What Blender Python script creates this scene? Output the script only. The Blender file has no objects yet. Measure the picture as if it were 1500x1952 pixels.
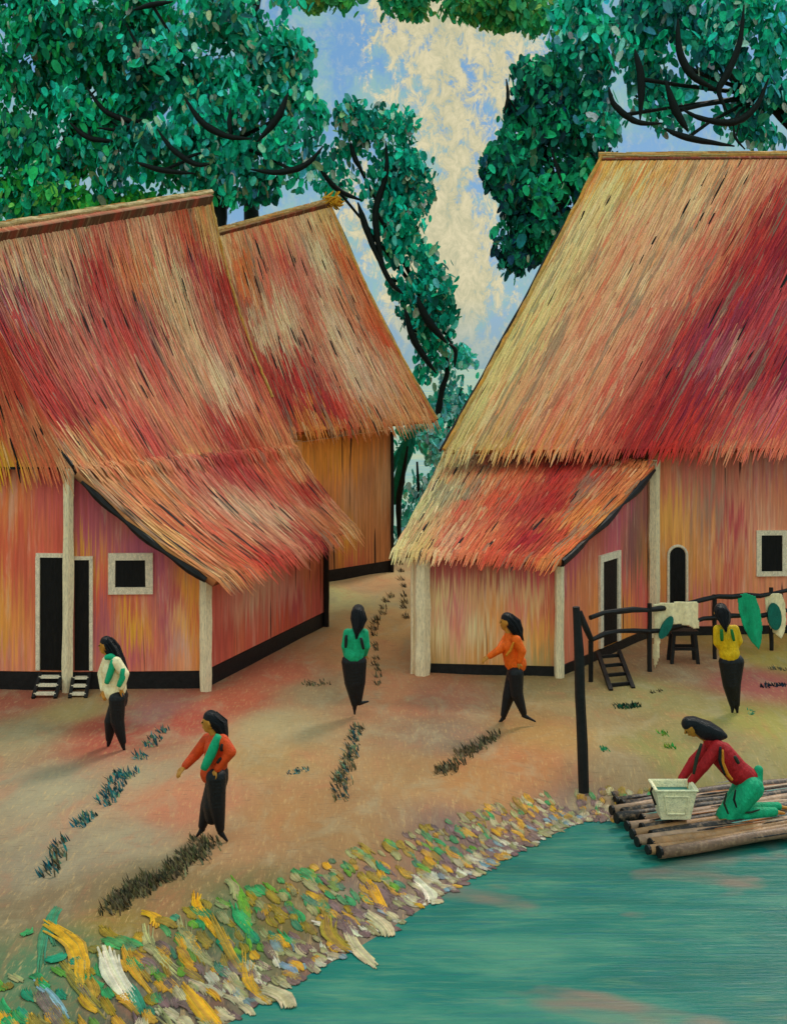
import bpy, math, random
from mathutils import Vector, Matrix, noise as mnoise
random.seed(7)
rnd = random.random
uni = random.uniform
SC = bpy.context.scene
COL = SC.collection
F, CX, HY, CAMZ = 2400.0, 750.0, 700.0, 5.4      # photo units: focal, centre, horizon row, eye height (m)

def P(px, py, Y):                # place of a photo point at distance Y
    return Vector(((px-CX)/F*Y, Y, CAMZ-(py-HY)/F*Y))
def G(px, py, z=0.0):            # photo point on level z
    Y = (CAMZ-z)*F/(py-HY)
    return Vector(((px-CX)/F*Y, Y, z))
def lin(c):
    return tuple(((x/255)/12.92 if x/255 <= .04045 else ((x/255+.055)/1.055)**2.4) for x in c)
K = 0.80
def C(r, g, b, k=K):
    return tuple(min(.92, v*k) for v in lin((r, g, b)))
def mixc(a, b, t): return tuple(a[i]*(1-t)+b[i]*t for i in range(3))
def jit(c, s=.15):
    f = 1+uni(-s, s)
    return tuple(max(0, min(.95, x*f*(1+uni(-s, s)*.5))) for x in c)

# ------------------------------------------------------------------ mesh builder
class MB:
    def __init__(s): s.v = []; s.f = []; s.c = []; s.uv = []; s.m = []
    def add(s, vs, fs, col=(1, 1, 1), cols=None, uvs=None, mi=0):
        n = len(s.v); s.v += [tuple(v) for v in vs]
        s.f += [tuple(i+n for i in f) for f in fs]
        s.c += (cols if cols else [col]*len(vs))
        s.uv += (uvs if uvs else [(0, 0)]*len(vs))
        s.m += [mi]*len(fs)
        return s
    def box(s, c, size, rz=0.0, col=(1, 1, 1), taper=1.0, M=None):
        hx, hy, hz = size[0]/2, size[1]/2, size[2]/2
        vs = []
        for z in (-1, 1):
            t = taper if z > 0 else 1
            for x, y in ((-1, -1), (1, -1), (1, 1), (-1, 1)):
                v = Vector((x*hx*t, y*hy*t, z*hz))
                v = (M @ v) if M else (Matrix.Rotation(rz, 3, 'Z') @ v)
                vs.append(v+Vector(c))
        fs = [(3, 2, 1, 0), (4, 5, 6, 7), (0, 1, 5, 4), (1, 2, 6, 5), (2, 3, 7, 6), (3, 0, 4, 7)]
        return s.add(vs, fs, col)
    def beam(s, a, b, w, h, col=(1, 1, 1)):       # rectangular bar from a to b
        a, b = Vector(a), Vector(b); d = (b-a); L = d.length; d.normalize()
        up = Vector((0, 0, 1)) if abs(d.z) < .9 else Vector((0, 1, 0))
        x = d.cross(up).normalized(); y = x.cross(d).normalized()
        M = Matrix((x, d, y)).transposed()
        return s.box((a+b)/2, (w, L, h), M=M, col=col)
    def tube(s, pts, rad, n=8, col=(1, 1, 1), wob=0.0, caps=True):
        pts = [Vector(p) for p in pts]; N = len(pts)
        if not hasattr(rad, '__len__'): rad = [rad]*N
        base = len(s.v); t0 = None; ref = None; vs = []
        for i, p in enumerate(pts):
            d = (pts[min(i+1, N-1)]-pts[max(i-1, 0)]).normalized()
            if ref is None:
                ref = d.orthogonal().normalized()
            ref = (ref-d*ref.dot(d)).normalized(); bi = d.cross(ref)
            for k in range(n):
                a = 2*math.pi*k/n; r = rad[i]*(1+uni(-wob, wob))
                vs.append(p+ref*math.cos(a)*r+bi*math.sin(a)*r)
        fs = [(i*n+k, i*n+(k+1) % n, (i+1)*n+(k+1) % n, (i+1)*n+k) for i in range(N-1) for k in range(n)]
        if caps: fs += [tuple(range(n-1, -1, -1)), tuple((N-1)*n+k for k in range(n))]
        return s.add(vs, fs, col)
    def build(s, name, mat, parent=None, smooth=False, origin=None):
        o = Vector(origin) if origin is not None else (Vector(parent['_o']) if parent is not None and '_o' in parent else Vector((0, 0, 0)))
        me = bpy.data.meshes.new(name)
        me.from_pydata([tuple(Vector(v)-o) for v in s.v], [], s.f); me.update()
        at = me.color_attributes.new('Col', 'FLOAT_COLOR', 'POINT')
        flat = []
        for c in s.c: flat += [c[0], c[1], c[2], 1.0]
        at.data.foreach_set('color', flat)
        uvl = me.uv_layers.new(name='UVMap')
        li = [0]*len(me.loops); me.loops.foreach_get('vertex_index', li)
        fl = []
        for i in li: fl += [s.uv[i][0], s.uv[i][1]]
        uvl.data.foreach_set('uv', fl)
        if smooth: me.polygons.foreach_set('use_smooth', [True]*len(me.polygons))
        ob = bpy.data.objects.new(name, me)
        if mat: me.materials.append(mat)
        COL.objects.link(ob)
        if parent is not None:
            ob.parent = parent
            po = Vector(parent['_o']) if '_o' in parent else Vector((0, 0, 0))
            ob.location = o-po
        else: ob.location = o
        ob['_o'] = tuple(o)
        return ob
def tag(o, label=None, cat=None, group=None, kind=None):
    if label: o['label'] = label
    if cat: o['category'] = cat
    if group: o['group'] = group
    if kind: o['kind'] = kind
    return o
def empty(name, loc, label, cat, group=None):
    o = bpy.data.objects.new(name, None); COL.objects.link(o); o.location = loc; o.empty_display_size = .2
    o['_o'] = tuple(loc)
    return tag(o, label, cat, group)

# ------------------------------------------------------------------ materials
def new_mat(name):
    m = bpy.data.materials.new(name); m.use_nodes = True
    nt = m.node_tree; b = nt.nodes['Principled BSDF']
    return m, nt, b
def nd(nt, t, **kw):
    n = nt.nodes.new(t)
    for k, v in kw.items(): setattr(n, k, v)
    return n
def noise_node(nt, vec, scale, detail=4, rough=.6, dist=0.0):
    n = nd(nt, 'ShaderNodeTexNoise'); n.inputs['Scale'].default_value = scale
    n.inputs['Detail'].default_value = detail; n.inputs['Roughness'].default_value = rough
    n.inputs['Distortion'].default_value = dist
    nt.links.new(vec, n.inputs['Vector']); return n
def mapping(nt, src, scale, rot=(0, 0, 0)):
    m = nd(nt, 'ShaderNodeMapping'); m.inputs['Scale'].default_value = scale; m.inputs['Rotation'].default_value = rot
    nt.links.new(src, m.inputs['Vector']); return m.outputs[0]
def ramp(nt, fac, stops, interp='LINEAR'):
    r = nd(nt, 'ShaderNodeValToRGB'); e = r.color_ramp.elements; r.color_ramp.interpolation = interp
    while len(e) < len(stops): e.new(.5)
    for i, (p, c) in enumerate(stops):
        e[i].position = p; e[i].color = (*c, 1) if len(c) == 3 else c
    nt.links.new(fac, r.inputs[0]); return r.outputs[0]
def mix(nt, fac, a, b, mode='MIX'):
    m = nd(nt, 'ShaderNodeMix', data_type='RGBA', blend_type=mode); m.clamp_result = False
    for sock, v in ((m.inputs['Factor'], fac), (m.inputs[6], a), (m.inputs[7], b)):
        if isinstance(v, (int, float)): sock.default_value = v
        elif isinstance(v, tuple): sock.default_value = (*v, 1)
        else: nt.links.new(v, sock)
    return m.outputs[2]
W0, W1 = (0, 0, 0), (1, 1, 1)

def paint(name, rgb=None, var=.35, scale=14, stretch=(1, 1, 1), rough=.55, bump=.4, bdist=.01, spec=.35, tint=None):
    """brushed surface: own colour (or the mesh's own colours) broken by stroke noise and ridges"""
    m, nt, b = new_mat(name)
    tc = nd(nt, 'ShaderNodeTexCoord').outputs['Object']
    v = mapping(nt, tc, stretch)
    n1 = noise_node(nt, v, scale, 5, .65, .3); n2 = noise_node(nt, v, scale*3.7, 4, .6)
    if rgb is None:
        a = nd(nt, 'ShaderNodeAttribute', attribute_name='Col'); base = a.outputs['Color']
    else: base = rgb
    g = ramp(nt, n1.outputs[0], [(.3, (1-var,)*3), (.7, (1+var,)*3)])
    c = mix(nt, 1.0, base, g, 'MULTIPLY')
    if tint:
        c = mix(nt, ramp(nt, n2.outputs[0], [(.48, W0), (.66, (tint[1],)*3)]), c, tint[0])
    nt.links.new(c, b.inputs['Base Color'])
    b.inputs['Roughness'].default_value = rough; b.inputs['Specular IOR Level'].default_value = spec
    bp = nd(nt, 'ShaderNodeBump'); bp.inputs['Strength'].default_value = bump; bp.inputs['Distance'].default_value = bdist
    nt.links.new(n2.outputs[0], bp.inputs['Height']); nt.links.new(bp.outputs[0], b.inputs['Normal'])
    return m

def streaked(name, su, sv, cream, dark, hot, rough=.6, black=.72, bump=.5, con=.32):
    """straw / plank surface: mesh colours broken by streaks that run along V of the UV map"""
    m, nt, b = new_mat(name)
    uv = nd(nt, 'ShaderNodeTexCoord').outputs['UV']
    a = nd(nt, 'ShaderNodeAttribute', attribute_name='Col').outputs['Color']
    br = noise_node(nt, mapping(nt, uv, (su*.14, sv*.35, 1)), 1, 4, .6, .4)
    md = noise_node(nt, mapping(nt, uv, (su*.5, sv*.6, 1)), 1, 5, .7, .2)
    fi = noise_node(nt, mapping(nt, uv, (su*2.2, sv, 1)), 1, 4, .7)
    ln = noise_node(nt, mapping(nt, uv, (su*.8, sv*.5, 1), (0, 0, 0)), 1, 1, .5)
    c = mix(nt, ramp(nt, br.outputs[0], [(.48, W0), (.68, (.32,)*3)]), a, hot)
    c = mix(nt, ramp(nt, md.outputs[0], [(.54, W0), (.70, (.4,)*3)]), c, cream)
    c = mix(nt, ramp(nt, md.outputs[0], [(.30, (.5,)*3), (.42, W0)]), c, dark)
    g = ramp(nt, fi.outputs[0], [(.3, (1-con,)*3), (.7, (1+con*.9,)*3)])
    c = mix(nt, 1.0, c, g, 'MULTIPLY')
    c = mix(nt, ramp(nt, ln.outputs[0], [(black, W0), (black+.03, (.9,)*3)]), c, (.02, .015, .015))
    nt.links.new(c, b.inputs['Base Color'])
    b.inputs['Roughness'].default_value = rough; b.inputs['Specular IOR Level'].default_value = .1
    bp = nd(nt, 'ShaderNodeBump'); bp.inputs['Strength'].default_value = bump; bp.inputs['Distance'].default_value = .015
    nt.links.new(fi.outputs[0], bp.inputs['Height']); nt.links.new(bp.outputs[0], b.inputs['Normal'])
    return m

CREAM = C(242, 205, 150, .95); DARK = C(150, 70, 52); HOT = C(222, 58, 44, 1.0); RK = 1.32
M = {}
M['roof'] = streaked('thatch_base', 90, 6, CREAM, DARK, HOT)
M['straw'] = paint('straw', None, .22, 30, (1, 1, 1), .65, .3, spec=.08)
M['wall'] = streaked('plank_wall', 26, 2.2, C(250, 200, 170, 1.15), C(200, 90, 75, 1.15), C(240, 140, 80, 1.15), black=.705, bump=.4, con=.2)
M['wallgold'] = streaked('plank_wall_ochre', 26, 2.2, C(200, 150, 90), C(130, 80, 40), C(225, 140, 30), black=.66, bump=.4)
M['post'] = paint('whitewashed_wood', C(245, 222, 180, 1.0), .2, 9, (5, 5, .35), .5, .5, tint=(C(60, 70, 80), .45))
M['black'] = paint('tarred_wood_and_shade', (.010, .009, .009), .5, 10, (1, 1, 1), .5, .6, spec=.22)  # also colours the shade strips under floors and in cloth folds
M['void'] = paint('opening_shade_and_eye', (.007, .006, .005), .6, 8, (4, 4, .6), .5, .6, spec=.15, tint=(C(25, 40, 75), .12))  # near-black stands in for the unlit interior behind doors and windows
M['frame'] = paint('pale_frame', C(235, 215, 185, 1.0), .25, 12, (2, 2, 1), .55, .5, tint=(C(120, 125, 125), .35))
M['ridge'] = paint('ridge_straw', None, .3, 12, (1, 1, 1), .6, .6)
M['leaf'] = paint('leaf_paint', None, .35, 9, (1, 1, 1), .6, .5, spec=.12)
M['bark'] = paint('dark_bark', (.006, .009, .008), .5, 9, (3, 3, .6), .6, .6, spec=.12, tint=(C(40, 70, 60), .2))
M['skin'] = paint('skin_paint', C(190, 125, 42, .95), .25, 14, (1, 1, 1), .5, .2)
M['hair'] = paint('black_hair', (.005, .005, .006), .5, 45, (1.6, 1.6, .22), .36, 1.0, spec=.3, bdist=.025, tint=(C(40, 60, 90), .22))
M['blackcloth'] = paint('black_cloth', (.006, .006, .007), .5, 22, (1, 1, .4), .42, .8, .012, spec=.25, tint=(C(40, 60, 85), .12))
def cloth(n, rgb, **k): return paint(n, rgb, .25, 13, (1, 1, .5), .6, .8, .022, spec=.25, **k)
M['redorange'] = cloth('red_orange_cloth', C(215, 70, 18, .95)); M['orange'] = cloth('orange_cloth', C(238, 98, 10, .95))
M['green'] = cloth('green_cloth', C(12, 165, 115, .95)); M['yellow'] = cloth('yellow_cloth', C(226, 178, 18, .95))
M['creamcloth'] = cloth('cream_cloth', C(246, 226, 178, 1.0)); M['red'] = cloth('red_cloth', C(178, 24, 30, .9))
M['gold'] = cloth('ochre_cloth', C(215, 130, 25, .9)); M['darkgreen'] = cloth('dark_green_cloth', C(45, 55, 40))
M['midgreen'] = cloth('leaf_green_cloth', C(30, 120, 50)); M['teal'] = cloth('teal_cloth', C(15, 115, 100))
M['log'] = paint('raft_log', None, .4, 5, (1, 1, 1), .5, .6, .02, tint=(C(190, 150, 115), .5))
M['bucket'] = paint('bucket_paint', C(240, 228, 185, 1.0), .2, 14, (1, 1, 1), .5, .7, .01, tint=(C(150, 160, 130), .5))

# ground
def ground_mat():
    m, nt, b = new_mat('painted_earth')
    tc = nd(nt, 'ShaderNodeTexCoord').outputs['Object']
    a = nd(nt, 'ShaderNodeAttribute', attribute_name='Col').outputs['Color']
    br = noise_node(nt, mapping(nt, tc, (1.0, .55, 1), (0, 0, .5)), .8, 6, .65, .6)
    hue = noise_node(nt, mapping(nt, tc, (1.3, .6, 1), (0, 0, -.7)), 1.3, 5, .7, .6)
    fi = noise_node(nt, mapping(nt, tc, (24, 4.5, 1), (0, 0, .9)), 1, 5, .75, .3)
    fj = noise_node(nt, mapping(nt, tc, (5, 26, 1), (0, 0, .5)), 1, 4, .7, .3)
    c = mix(nt, ramp(nt, hue.outputs[0], [(.50, W0), (.68, (.5,)*3)]), a, C(185, 165, 128))
    c = mix(nt, ramp(nt, hue.outputs[0], [(.33, (.3,)*3), (.47, W0)]), c, C(205, 118, 85))
    c = mix(nt, ramp(nt, fi.outputs[0], [(.54, W0), (.70, (.55,)*3)]), c, C(225, 180, 120))
    c = mix(nt, ramp(nt, fj.outputs[0], [(.32, (.45,)*3), (.45, W0)]), c, C(115, 95, 75))
    g = ramp(nt, br.outputs[0], [(.3, (.84,)*3), (.7, (1.14,)*3)])
    c = mix(nt, 1.0, c, g, 'MULTIPLY')
    nt.links.new(c, b.inputs['Base Color']); b.inputs['Roughness'].default_value = .8
    b.inputs['Specular IOR Level'].default_value = .08
    bp = nd(nt, 'ShaderNodeBump'); bp.inputs['Strength'].default_value = .45; bp.inputs['Distance'].default_value = .02
    nt.links.new(fi.outputs[0], bp.inputs['Height']); nt.links.new(bp.outputs[0], b.inputs['Normal'])
    return m
def water_mat(name, cols, rough, spec, sx=.35, sy=2.2):
    m, nt, b = new_mat(name)
    tc = nd(nt, 'ShaderNodeTexCoord').outputs['Object']
    br = noise_node(nt, mapping(nt, tc, (sx, sy*.5, 1)), 1.1, 5, .62, .5)
    st = noise_node(nt, mapping(nt, tc, (sx*3, sy*6, 1)), 1.3, 5, .7, .4)
    st2 = noise_node(nt, mapping(nt, tc, (sx*2.4, sy*3, 1), (0, 0, .1)), 1.9, 4, .7, .4)
    bl = noise_node(nt, mapping(nt, tc, (.7, 1.1, 1)), .9, 3, .5, .3)
    c = ramp(nt, br.outputs[0], [(.34, cols[0]), (.5, cols[1]), (.64, cols[2])])
    c = mix(nt, ramp(nt, st.outputs[0], [(.50, W0), (.72, (.5,)*3)]), c, cols[3])
    c = mix(nt, ramp(nt, st2.outputs[0], [(.52, W0), (.72, (.42,)*3)]), c, cols[4])
    c = mix(nt, ramp(nt, bl.outputs[0], [(.56, W0), (.68, (.6,)*3)]), c, cols[5])
    nt.links.new(c, b.inputs['Base Color']); b.inputs['Roughness'].default_value = rough
    b.inputs['Specular IOR Level'].default_value = spec
    bp = nd(nt, 'ShaderNodeBump'); bp.inputs['Strength'].default_value = .35; bp.inputs['Distance'].default_value = .03
    nt.links.new(st.outputs[0], bp.inputs['Height']); nt.links.new(bp.outputs[0], b.inputs['Normal'])
    return m
M['ground'] = ground_mat()
M['river'] = water_mat('river_water', [C(2, 104, 92, .9), C(18, 116, 102, .9), C(72, 138, 114, .9), C(18, 98, 118, .9), C(118, 150, 112, .9), C(158, 112, 98, .9)], .30, .16)
M['lake'] = water_mat('sky_tinted_lake', [C(125, 165, 170), C(170, 190, 165), C(205, 195, 150), C(120, 155, 190), C(215, 200, 155), C(150, 185, 160)], .6, .2, .06, .3)  # pale sky reflection put into the base colours

# ------------------------------------------------------------------ camera, light, sky
cam = bpy.data.cameras.new('camera'); co = bpy.data.objects.new('camera', cam); COL.objects.link(co)
co.location = (0, 0, CAMZ); co.rotation_euler = (math.pi/2, 0, 0)
cam.sensor_fit = 'HORIZONTAL'; cam.sensor_width = 36
cam.lens = 36*F/1500; cam.shift_x = 0
cam.shift_y = -(976-HY)/1500
cam.clip_end = 6000; cam.clip_start = .1
SC.camera = co
SUN_EL, SUN_AZ = math.radians(44), math.atan2(.50, .80)      # azimuth clockwise from +Y
sdir = Vector((math.sin(SUN_AZ)*math.cos(SUN_EL), math.cos(SUN_AZ)*math.cos(SUN_EL), math.sin(SUN_EL)))
sl = bpy.data.lights.new('sun', 'SUN'); sl.energy = 1.4; sl.angle = math.radians(12); sl.color = (1, .90, .74)
so = bpy.data.objects.new('sun', sl); COL.objects.link(so); so.rotation_euler = sdir.to_track_quat('Z', 'Y').to_euler()
wd = bpy.data.worlds.new('World'); SC.world = wd; wd.use_nodes = True; nt = wd.node_tree
bg = nt.nodes['Background']; bg.inputs[1].default_value = .15
sky = nd(nt, 'ShaderNodeTexSky', sky_type='NISHITA'); sky.sun_disc = False; sky.sun_elevation = SUN_EL; sky.sun_rotation = SUN_AZ
sky.air_density = 1.0; sky.dust_density = .6; sky.ozone_density = 1.5
gc = nd(nt, 'ShaderNodeTexCoord').outputs['Generated']
cn = noise_node(nt, mapping(nt, gc, (9, 9, 5)), 1.1, 7, .68, .4)
cf = noise_node(nt, mapping(nt, gc, (95, 95, 60)), 1, 6, .8, .5)
cn2 = noise_node(nt, mapping(nt, gc, (15, 15, 13), (1, 2, 3)), 1.3, 6, .72, .3)
mk = nd(nt, 'ShaderNodeMath', operation='MULTIPLY_ADD'); nt.links.new(cf.outputs[0], mk.inputs[0]); mk.inputs[1].default_value = .75; nt.links.new(cn.outputs[0], mk.inputs[2])
sx = nd(nt, 'ShaderNodeSeparateXYZ'); nt.links.new(gc, sx.inputs[0])
gx = nd(nt, 'ShaderNodeMath', operation='SUBTRACT'); nt.links.new(sx.outputs[0], gx.inputs[0]); gx.inputs[1].default_value = .045
ga = nd(nt, 'ShaderNodeMath', operation='ABSOLUTE'); nt.links.new(gx.outputs[0], ga.inputs[0])
gb = nd(nt, 'ShaderNodeMath', operation='MULTIPLY_ADD'); nt.links.new(ga.outputs[0], gb.inputs[0]); gb.inputs[1].default_value = -3.6; nt.links.new(mk.outputs[0], gb.inputs[2])
cr = ramp(nt, gb.outputs[0], [(.67, W0), (.77, (1, 1, 1))])
skyblue = mix(nt, .80, sky.outputs[0], (.9, 2.4, 4.4))
skyblue = mix(nt, ramp(nt, cn2.outputs[0], [(.44, W0), (.58, (.8,)*3)]), skyblue, (2.5, 4.2, 3.8))
cc = ramp(nt, cf.outputs[0], [(.30, (2.5, 3.5, 3.1)), (.44, (4.4, 4.2, 2.7)), (.62, (6.0, 5.4, 3.5))])
skyblue = mix(nt, ramp(nt, cf.outputs[0], [(.50, W0), (.64, (.55,)*3)]), skyblue, (3.6, 4.3, 4.3))
skyc = mix(nt, cr, skyblue, cc)
hz_ = ramp(nt, sx.outputs[2], [(.0, (.85,)*3), (.055, W0)])
skyc = mix(nt, hz_, skyc, (2.0, 3.3, 3.8))
lo = ramp(nt, sx.outputs[2], [(.30, (.62,)*3), (.75, (1.15,)*3)]); back_fill = ramp(nt, sx.outputs[1], [(.0, (2.5, 1.82, 1.38)), (.6, (1, 1, 1))])  # added fill: sky behind the camera brighter and warmer, lighting front walls
nb_ = nd(nt, 'ShaderNodeMath', operation='MULTIPLY_ADD'); nt.links.new(sx.outputs[1], nb_.inputs[0]); nb_.inputs[1].default_value = .5; nb_.inputs[2].default_value = .5
nt.links.new(nb_.outputs[0], back_fill.node.inputs[0])
back_fill.node.color_ramp.elements[0].position = .25; back_fill.node.color_ramp.elements[1].position = .85
skyc = mix(nt, 1.0, mix(nt, 1.0, skyc, lo, 'MULTIPLY'), back_fill, 'MULTIPLY')
nt.links.new(skyc, bg.inputs[0])
SC.view_settings.view_transform = 'Standard'; SC.view_settings.look = 'None'; SC.view_settings.gamma = 1
SC.view_settings.exposure = 0.42

# ------------------------------------------------------------------ ground and water
WL = -.45
EDGE = [Vector(p) for p in ((-9.5, 7.4), (-5.2, 8.8))]+[Vector(G(a, b, WL)[:2]) for a, b in ((-40,2230),(190,2090),(400,1965),(560,1868),(700,1790),(860,1692),(990,1615),(1110,1562))]+[Vector(p) for p in ((3.7, 16.3), (5.4, 16.9), (9, 18.4), (16, 20), (40, 21))]
def edge_d(x, y):      # signed distance to the river edge, + on land
    best = 1e9; sg = 1
    for a, b in zip(EDGE[:-1], EDGE[1:]):
        ax, ay, bx, by = a.x, a.y, b.x, b.y
        dx, dy = bx-ax, by-ay; t = max(0, min(1, ((x-ax)*dx+(y-ay)*dy)/(dx*dx+dy*dy)))
        qx, qy = ax+dx*t, ay+dy*t; d = math.hypot(x-qx, y-qy)
        if d < best: best = d; sg = 1 if (dx*(y-ay)-dy*(x-ax)) > 0 else -1
    return best*sg
def sst(a, b, x): t = max(0, min(1, (x-a)/(b-a))); return t*t*(3-2*t)
def gz(x, y):
    d = edge_d(x, y) if y < 30 else 9
    z = WL-.55+.55*sst(-1.6, 0, d)+(.45)*sst(-.1, 1.3, d)
    if y > 37: z = -sst(38, 43, y+.06*abs(x)*0)*1.2*1.0 + 0
    if y < 37: z += .035*mnoise.noise(Vector((x*.7, y*.7, 0)))*sst(.6, 2, d)
    return z
GC = [(60,1400,165,145,105),(150,1360,178,150,90),(30,1335,170,80,60),(190,1380,175,62,42),(215,1410,178,70,50),(300,1360,185,115,105),(350,1370,192,70,50),(450,1335,192,80,50),(520,1290,190,90,60),(300,1480,175,140,100),(100,1500,160,140,105),(100,1650,150,125,95),(250,1600,165,140,105),(350,1500,212,130,90),(330,1540,205,120,85),(500,1450,185,140,85),(560,1560,190,130,75),(520,1380,185,155,108),(600,1320,165,130,90),(690,1120,212,160,110),(640,1130,215,200,130),(740,1200,205,150,85),(720,1320,208,130,85),(840,1330,180,108,80),(780,1480,180,130,80),(860,1410,150,115,90),(900,1480,198,130,70),(1040,1400,192,135,70),(1060,1310,160,130,80),(1000,1450,198,120,65),(1150,1370,168,135,85),(1250,1330,160,140,80),(1300,1270,165,115,80),(1430,1300,182,80,75),(1450,1380,170,155,70),(1250,1430,150,140,70),(1400,1420,160,140,85),(1480,1250,180,150,60),(1200,1450,160,125,85),(780,1080,212,175,120),(700,1250,210,145,90),(450,1600,180,125,80),(650,1600,175,125,75)]
GP = [(G(a, b), mixc(C(r, g, bb), C(178, 165, 142), .34 if (a < 330 and b > 1440) else .12)) for a, b, r, g, bb in GC]
BK = [(300,1750,150,115,75),(120,1760,140,115,85),(130,1860,75,120,85),(220,1800,150,120,60),(400,1850,105,85,75),(300,1900,90,85,75),(540,1760,130,110,60),(700,1700,130,105,95),(900,1600,130,100,95),(1100,1530,150,120,105),(450,1790,70,110,70),(600,1790,120,95,85)]
GP += [(G(a, b, -.2), C(r, g, bb)) for a, b, r, g, bb in BK]
GDEF = C(150, 135, 85)
def gcol(x, y):
    sw = .02; acc = [GDEF[i]*.02 for i in range(3)]
    for p, c in GP:
        d2 = ((x-p.x)**2+((y-p.y)*.7)**2)+.04; w = 1/(d2*d2)
        if d2 > 60: continue
        sw += w
        for i in range(3): acc[i] += c[i]*w
    return tuple(a/sw for a in acc)
xs = [-3000, -900, -300, -120, -60, -35, -22, -15]+[-12+i*.16 for i in range(151)]+[12.5, 15, 22, 35, 60, 120, 300, 900, 3000]
ys = [-60, -20, -5, 2, 5, 7]+[8+i*.16 for i in range(180)]+[37, 38, 39, 40, 41, 42, 43, 45, 60, 120, 400, 1500, 5000]
g = MB(); vs = []; cs = []
for y in ys:
    for x in xs:
        xx = max(-14, min(14, x))
        vs.append((x, y, gz(xx if abs(x) > 14 else x, y) if y < 1e4 else 0)); cs.append(gcol(x, y) if abs(x) < 30 and y < 60 else GDEF)
n = len(xs)
g.add(vs, [(j*n+i, j*n+i+1, (j+1)*n+i+1, (j+1)*n+i) for j in range(len(ys)-1) for i in range(n-1)], cols=cs)
tag(g.build('ground', M['ground'], smooth=True), kind='structure')
def sheet(name, x0, x1, y0, y1, z, mat):
    m = MB(); m.add([(x0, y0, z), (x1, y0, z), (x1, y1, z), (x0, y1, z)], [(0, 1, 2, 3)])
    return tag(m.build(name, mat), kind='structure')
sheet('river', -60, 90, -60, 29, WL, M['river'])
sheet('lake', -3000, 3000, 36, 5000, WL, M['lake'])

# ------------------------------------------------------------------ building helpers
def surf(a, b, c, d, sag=0.0, skew=0.0):
    """bilinear roof: a top-left, b top-right, c bottom-right, d bottom-left; sag dips it between ridge and eave"""
    a, b, c, d = map(Vector, (a, b, c, d)); nrm = (b-a).cross(d-a).normalized()
    if nrm.z < 0: nrm = -nrm
    def S(u, v):
        p = a*(1-u)*(1-v)+b*u*(1-v)+c*u*v+d*(1-u)*v
        return p-nrm*sag*math.sin(math.pi*v)*1.0
    S.n = nrm; S.w = ((b-a).length+(c-d).length)/2; S.h = ((d-a).length+(c-b).length)/2
    return S
def idw(cps, u, v, p=2.0, au=1.0, av=1.0):
    sw = 0; acc = [0, 0, 0]
    for (cu, cv, c) in cps:
        w = 1/(((u-cu)*au)**2+((v-cv)*av)**2+.002)**p
        sw += w
        for i in range(3): acc[i] += c[i]*w
    return tuple(x/sw for x in acc)
def table(cps, n=44):
    return [[idw(cps, i/n, j/n) for i in range(n+1)] for j in range(n+1)]
def tlook(T, u, v):
    n = len(T)-1; u = max(0, min(.9999, u))*n; v = max(0, min(.9999, v))*n; i, j = int(u), int(v); fu, fv = u-i, v-j
    return mixc(mixc(T[j][i], T[j][i+1], fu), mixc(T[j+1][i], T[j+1][i+1], fu), fv)
WK = 1.5
def look(T, u, v):
    n = len(T)-1; return T[max(0, min(n, int(v*n+.5+uni(-.6, .6))))][max(0, min(n, int(u*n+.5+uni(-.6, .6))))]
def cp(*L): return [(u, v, C(r, g, b)) for u, v, r, g, b in L]
BLK = (.015, .012, .012)
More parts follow.
